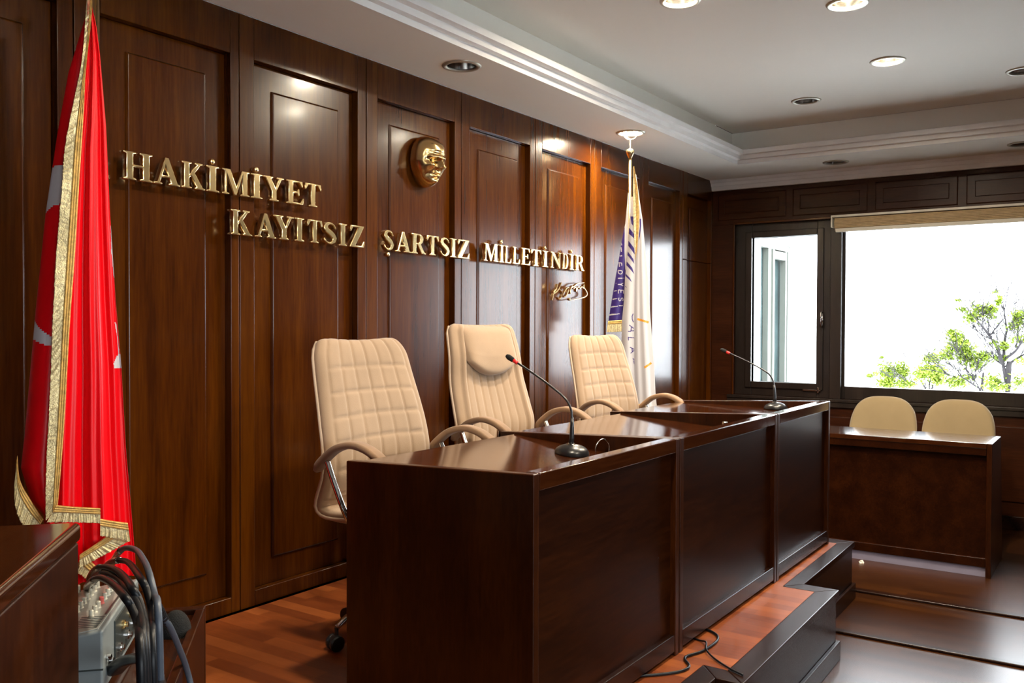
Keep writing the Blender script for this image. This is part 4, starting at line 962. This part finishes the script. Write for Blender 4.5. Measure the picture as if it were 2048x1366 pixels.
# cables standing out of the mixer top and falling over its rear edge
def cable(name, pts, r, mat, lb, plug=None, n=10):
    t = thing(name, lb, 'cable', (0, 0, 0), 0, 'cables plugged into the mixer')
    w = [Vector(loc47(CM, a, b, z)) for a, b, z in pts]
    bm = B(); sweep(bm, catmull(w, 10), circ(r, n), (0, 0, 1)); fixn(bm); obj('cord', bm, mat, t, smooth=True)
    if plug:
        a, b, z0, z1 = plug
        k = catmull(w, 10)[:24]; k = [Vector(loc47(CM, a, b, z0))]+k
        bm = B(); sweep(bm, k, circ(r*1.28, 12), (0, 0, 1)); fixn(bm); obj('plug', bm, M_GREYSTUD, t, smooth=True)
    return t
def m47(px, py, b):
    "bearing -> mixer frame, on the upright plane at offset b from the mixer's rear edge"
    r = R_*((px-1024)/1786.1) - U_*((py-683)/1786.1) + F_
    n = Vector((-math.sin(A47), math.cos(A47), 0)); c0 = Vector((CM[0], CM[1], 0)); k = (b+c0.dot(n))/r.dot(n)
    p = Vector((0, 0, 1.2))+r*k; return ((p-c0).dot(Vector((math.cos(A47), math.sin(A47), 0))), b, p.z)
arcs = [
 ([(222, 1132), (229, 1118), (238, 1104), (252, 1096), (273, 1101), (288, 1122), (298, 1146), (309, 1190), (316, 1222)], .0062, M_GREYC, 'highest dark blue-grey cable arching over the mixer against the red flag'),
 ([(206, 1138), (218, 1127), (232, 1121), (250, 1122), (260, 1128), (270, 1140), (282, 1158), (293, 1180), (303, 1225), (304, 1290)], .0066, M_RUBBER, 'black cable arching over the mixer, second from the top'),
 ([(180, 1155), (186, 1145), (195, 1137), (210, 1134), (224, 1137), (238, 1144), (253, 1159), (264, 1176), (278, 1200), (288, 1240), (292, 1300)], .0066, M_RUBBER, 'black cable arching over the mixer, third from the top'),
 ([(186, 1166), (192, 1152), (202, 1146), (218, 1148), (238, 1159), (252, 1176), (268, 1199), (280, 1230), (286, 1290)], .0066, M_RUBBER, 'black cable arching over the mixer, fourth from the top'),
 ([(172, 1180), (176, 1171), (185, 1162), (199, 1156), (214, 1161), (231, 1173), (248, 1192), (263, 1215), (276, 1250), (280, 1300)], .0066, M_RUBBER, 'lowest and nearest black cable arching over the mixer')]
cs = []
for pp, r, mt, lb in arcs:
    n = len(pp)-1; q = [m47(px, py, .13-.20*min(1, k/n*1.5)-.09*(k/n)**2) for k, (px, py) in enumerate(pp)]; q.append((q[-1][0]-.01, -.165, q[-1][2]-.16)); q.append((q[-1][0]-.01, -.17, .012)); cs.append((q, r, mt, lb))
for i, (pts, r, mt, lb) in enumerate(cs):
    a, b, z = pts[0]; cable('audio_cable', pts, r, mt, lb, (a, b, z-.05, z+.02))
# power lead with ribbed strain relief, and plug block behind the mixer
t = thing('power_lead', 'grey power lead with ribbed black strain relief hanging beside the mixer', 'cable', (0, 0, 0), 0, 'cables plugged into the mixer')
P2 = [m47(316, 1222, -.10), m47(328, 1238, -.11), m47(341, 1256, -.12), m47(358, 1296, -.13), m47(374, 1340, -.14), m47(384, 1390, -.15), m47(390, 1500, -.16)]
w = [Vector(loc47(CM, a, b, z)) for a, b, z in P2]
bm = B(); sweep(bm, catmull(w, 10), circ(.0065, 10), (0, 0, 1)); fixn(bm); obj('cord', bm, M_GREYC, t, smooth=True)
bm = B(); ax = (w[2]-w[0]).normalized()
pf = []
for k in range(7): pf += [(.0135-.001*k, k*.008), (.0135-.001*k, k*.008+.005), (.007, k*.008+.0055), (.007, k*.008+.0078)]
lathe(bm, pf, w[0]-ax*.01, 18, axis=ax); fixn(bm); obj('strain_relief', bm, M_BLACK, t, smooth=False)
t = thing('wall_plug_adapter', 'round black power adapter lying behind the cable bundle on the low cabinet edge', 'adapter', loc47(CM, *m47(352, 1268, -.085)), A47)
bm = B(); bmesh.ops.create_uvsphere(bm, u_segments=24, v_segments=16, radius=.036)
for v in bm.verts: v.co.z *= 1.6; v.co.x *= .9
bmesh.ops.translate(bm, verts=bm.verts[:], vec=(0, 0, 0)); obj('adapter_body', bm, M_FOAM, t, smooth=True)
t = thing('plug_connector', 'glossy black cable connector at the mixer rear, nearest the bottom border', 'connector', (0, 0, 0))
w = [Vector(loc47(CM, a, b, z)) for a, b, z in [m47(230, 1338, -.012), m47(250, 1322, -.04), m47(280, 1317, -.08), m47(303, 1326, -.12), m47(318, 1350, -.15), m47(322, 1400, -.175), m47(322, 1560, -.18)]]
bm = B(); sweep(bm, catmull(w, 8), rrect(.036, .026, .010, 4), (0, 0, 1), scale=lambda f: 1-.55*min(1, f*1.6)); fixn(bm); obj('connector_body', bm, M_BLACK, t, smooth=True)
# ---------------------------------------------------------------- outside the windows
gz = -5.2
bm = B(); box(bm, -80, 160, -90, 110, gz-.2, gz); tag(obj('hazy_ground', bm, M_GROUND), kind='structure')
t = thing('building_wing', 'white rendered building wing with a tall window outside the small window', 'building', (8.2, 3.6, gz))
bm = B(); hb = 2.40-gz
box(bm, 0, 2.35, 0, .3, 0, hb); box(bm, 2.351, 3.649, .001, .3, 0, .9-gz-.6); box(bm, 2.351, 3.649, .001, .3, 2.26-gz, hb-.001); box(bm, 3.65, 3.948, -.0, .3, 0, hb); fixn(bm); obj('wall', bm, M_EXT, t)
bm = B(); box(bm, 3.95, 4.3, -.62, .3, 0, hb+.6); obj('projecting_wall', bm, M_EXT, t)
bm = B(); box(bm, 0, 3.949, -.10, .3, hb+.001, hb+.12); obj('eave', bm, M_EXT, t)
fr = thing('tmp', None, None)
bpy.data.objects.remove(fr)
bm = B(); z0, z1 = .3-gz, 2.26-gz
for xa, xb in ((2.35, 2.42), (2.78, 2.90), (3.56, 3.65)): box(bm, xa, xb, .05, .12, z0+.08, z1-.08)
box(bm, 2.352, 3.648, .048, .12, z1-.079, z1-.002); box(bm, 2.352, 3.648, .048, .12, z0, z0+.079)
box(bm, 2.905, 2.97, .03, .10, z0+.085, z1-.085); box(bm, 3.40, 3.46, .03, .10, z0+.085, z1-.085); box(bm, 2.97, 3.40, .032, .10, z1-.2, z1-.10)
wf = obj('window', bm, M_PVC, t)
bm = B(); box(bm, 2.352, 3.648, .125, .13, z0-.3, z1); obj('pane', bm, M_EXTG, wf)

def branch(bm, a, b, r0, r1, bend=.1):
    a, b = Vector(a), Vector(b); m_ = (a+b)/2+Vector((random.uniform(-1, 1), random.uniform(-1, 1), random.uniform(-.5, 1)))*bend*(b-a).length
    sweep(bm, catmull([a, m_, b], 5), circ(1, 6), (.3, .2, 1), scale=lambda f: r0+(r1-r0)*f)
def at(px, py, x):
    "point at distance x in front of the window wall side, from its bearing"
    r = R_*((px-1024)/1786.1) - U_*((py-683)/1786.1) + F_
    return Vector((0, 0, 1.2))+r*(x/r.x)
def leaves(bm, c, rad, n, size):
    for _ in range(n):
        p = c+Vector([random.gauss(0, .45)*rad[k] for k in range(3)])
        a = Vector([random.uniform(-1, 1) for _ in range(3)]).normalized(); b = a.cross(Vector((random.uniform(-1, 1), random.uniform(-1, 1), .4))).normalized()
        s = size*random.uniform(.6, 1.3)
        v = [bm.verts.new(q) for q in (p-a*s, p-b*s*.38+a*s*.1, p+a*s, p+b*s*.38+a*s*.1)]
        bm.faces.new(v)
def tree(label, X, skel, clusters, trunk, name='tree', tr_=.036):
    o = at(*trunk[0], X)
    t = thing(name, label, 'tree', (o.x, o.y, gz)); off = Vector((o.x, o.y, gz)); bm = B()
    base = Vector((o.x, o.y+.3, gz)); 
    pts = [at(px, py, X) for px, py in trunk]
    sweep(bm, catmull([base-off, pts[0]-off]+[p-off for p in pts[1:]], 6), circ(1, 8), (1, 0, 0), scale=lambda f: tr_*(1-.45*f))
    ends = []
    for (a, b, r0, r1) in skel:
        jx = random.uniform(-.6, .6); A_ = at(*a, X); B_ = at(*b, X+jx) if False else at(*b, X)+Vector((jx*.5, 0, 0))
        branch(bm, A_-off, B_-off, r0*.62, r1*.7)
        for _ in range(5):
            f = random.uniform(.3, 1); p = A_.lerp(B_, f)-off; d = (B_-A_).normalized()*.35+Vector((random.uniform(-.3, .3), random.uniform(-.35, .35), random.uniform(-.05, .4)))
            branch(bm, p, p+d, .006, .003, .15)
            for _ in range(2):
                q = p+d*random.uniform(.4, .9); branch(bm, q, q+Vector((random.uniform(-.2, .2), random.uniform(-.25, .25), random.uniform(-.05, .25))), .004, .002, .2)
    fixn(bm); obj('trunk_and_branches', bm, M_BARK, t, smooth=True)
    bm = B()
    for px, py, rx, ry, n in clusters:
        leaves(bm, at(px, py, X)-off, (rx*.7*X/1786*1.3, rx*X/1786*1.35, ry*X/1786*1.3), int(n*2.2), .030*X/13)
    obj('foliage', bm, M_LEAF, t)
    return t
E5 = lambda x, y: (1700+x/5.69, 560+y/5.69)
def cl5(x, y, rx, ry, n): p = E5(x, y); return (p[0], p[1], rx/5.69, ry/5.69, n)
tree('young leafy tree with a forked bare trunk at the right border of the big window', 13.,
     [(E5(1745, 960), E5(1720, 850), .045, .035), (E5(1720, 880), E5(1480, 540), .035, .012), (E5(1750, 930), E5(1780, 540), .035, .02), (E5(1780, 560), E5(1750, 300), .018, .008), (E5(1760, 900), E5(1980, 690), .03, .018), (E5(1980, 690), E5(2080, 560), .018, .01), (E5(1770, 990), E5(1990, 840), .03, .015),
      (E5(1730, 960), E5(1580, 840), .02, .01), (E5(1560, 660), E5(1380, 540), .012, .006), (E5(1500, 580), E5(1530, 400), .010, .005), (E5(1560, 650), E5(1660, 590), .010, .005), (E5(1780, 560), E5(1900, 420), .01, .005), (E5(1620, 720), E5(1580, 560), .008, .004), (E5(1900, 740), E5(1900, 600), .01, .005)],
     [cl5(1600, 350, 55, 60, 150), cl5(1400, 420, 70, 50, 90), cl5(1480, 330, 70, 50, 60), cl5(1270, 335, 35, 22, 30), cl5(1225, 230, 22, 10, 10), cl5(1690, 240, 22, 40, 40), cl5(1920, 430, 50, 60, 130), cl5(1860, 520, 60, 40, 50), cl5(1750, 750, 45, 35, 60), cl5(1720, 890, 50, 25, 50), cl5(1900, 670, 60, 35, 50), cl5(1640, 1150, 60, 50, 110), cl5(1700, 1220, 130, 40, 110), cl5(1930, 1150, 60, 60, 60), cl5(1960, 930, 60, 40, 30), cl5(1640, 720, 40, 30, 20), cl5(2060, 400, 60, 80, 120), cl5(2080, 700, 80, 80, 120), cl5(1650, 130, 30, 12, 8)],
     [(E5(1790, 1330)), (E5(1775, 1150)), (E5(1740, 950))])
tree('low spreading tree with dense bright green tufts left of the forked tree', 14.,
     [(E5(1480, 1240), E5(1250, 1070), .02, .012), (E5(1250, 1070), E5(1120, 960), .012, .006), (E5(1480, 1250), E5(1330, 1000), .015, .008), (E5(1400, 1190), E5(1540, 960), .015, .006), (E5(1330, 1010), E5(1200, 700), .012, .005), (E5(1300, 1150), E5(1080, 1060), .012, .006)],
     [cl5(1220, 660, 65, 60, 190), cl5(1150, 590, 30, 22, 25), cl5(1200, 770, 90, 50, 130), cl5(1100, 860, 60, 40, 110), cl5(1350, 860, 90, 80, 300), cl5(1540, 880, 50, 55, 120), cl5(1450, 960, 70, 50, 80), cl5(1300, 740, 100, 40, 50), cl5(1380, 1110, 60, 30, 50), cl5(1200, 1160, 90, 60, 130), cl5(1330, 700, 20, 14, 14)],
     [(E5(1500, 1400)), (E5(1480, 1300)), (E5(1470, 1240))], tr_=.014)
tree('leafy treetop tufts rising over the sill at the left part of the big window', 15.,
     [(E5(900, 1300), E5(760, 1140), .02, .01), (E5(900, 1300), E5(960, 1000), .02, .01), (E5(760, 1160), E5(560, 1040), .01, .006), (E5(900, 1250), E5(1060, 1130), .012, .006), (E5(760, 1180), E5(440, 1080), .01, .005)],
     [cl5(440, 1050, 70, 80, 260), cl5(590, 1040, 50, 80, 160), cl5(420, 1180, 70, 45, 170), cl5(225, 1090, 26, 18, 30), cl5(300, 1060, 50, 30, 15), cl5(360, 880, 18, 12, 12), cl5(640, 1180, 90, 40, 130), cl5(930, 1040, 110, 60, 330), cl5(925, 890, 65, 40, 160), cl5(820, 1080, 60, 50, 90), cl5(1010, 1080, 60, 60, 120), cl5(990, 1160, 50, 30, 50), cl5(340, 950, 30, 30, 10)],
     [(E5(920, 1500)), (E5(910, 1400)), (E5(900, 1300))], tr_=.012)
# daylight through the window openings, the added ones included, is the sky itself; portals only steer its sampling
for (a, b, c, d) in fill_win:
    ld = bpy.data.lights.new('window_portal', 'AREA'); ld.shape = 'RECTANGLE'; ld.size = b-a; ld.size_y = d-c; ld.cycles.is_portal = True
    lo = bpy.data.objects.new('window_portal', ld); COL.objects.link(lo); lo.location = ((a+b)/2, YB-.18, (c+d)/2); lo.rotation_euler = (PI/2, 0, 0)
for (y0, y1, z0, z1) in win:
    ld = bpy.data.lights.new('window_portal', 'AREA'); ld.shape = 'RECTANGLE'; ld.size = z1-z0; ld.size_y = y1-y0; ld.cycles.is_portal = True
    lo = bpy.data.objects.new('window_portal', ld); COL.objects.link(lo); lo.location = (XW+.2, (y0+y1)/2, (z0+z1)/2); lo.rotation_euler = (0, PI/2, 0)
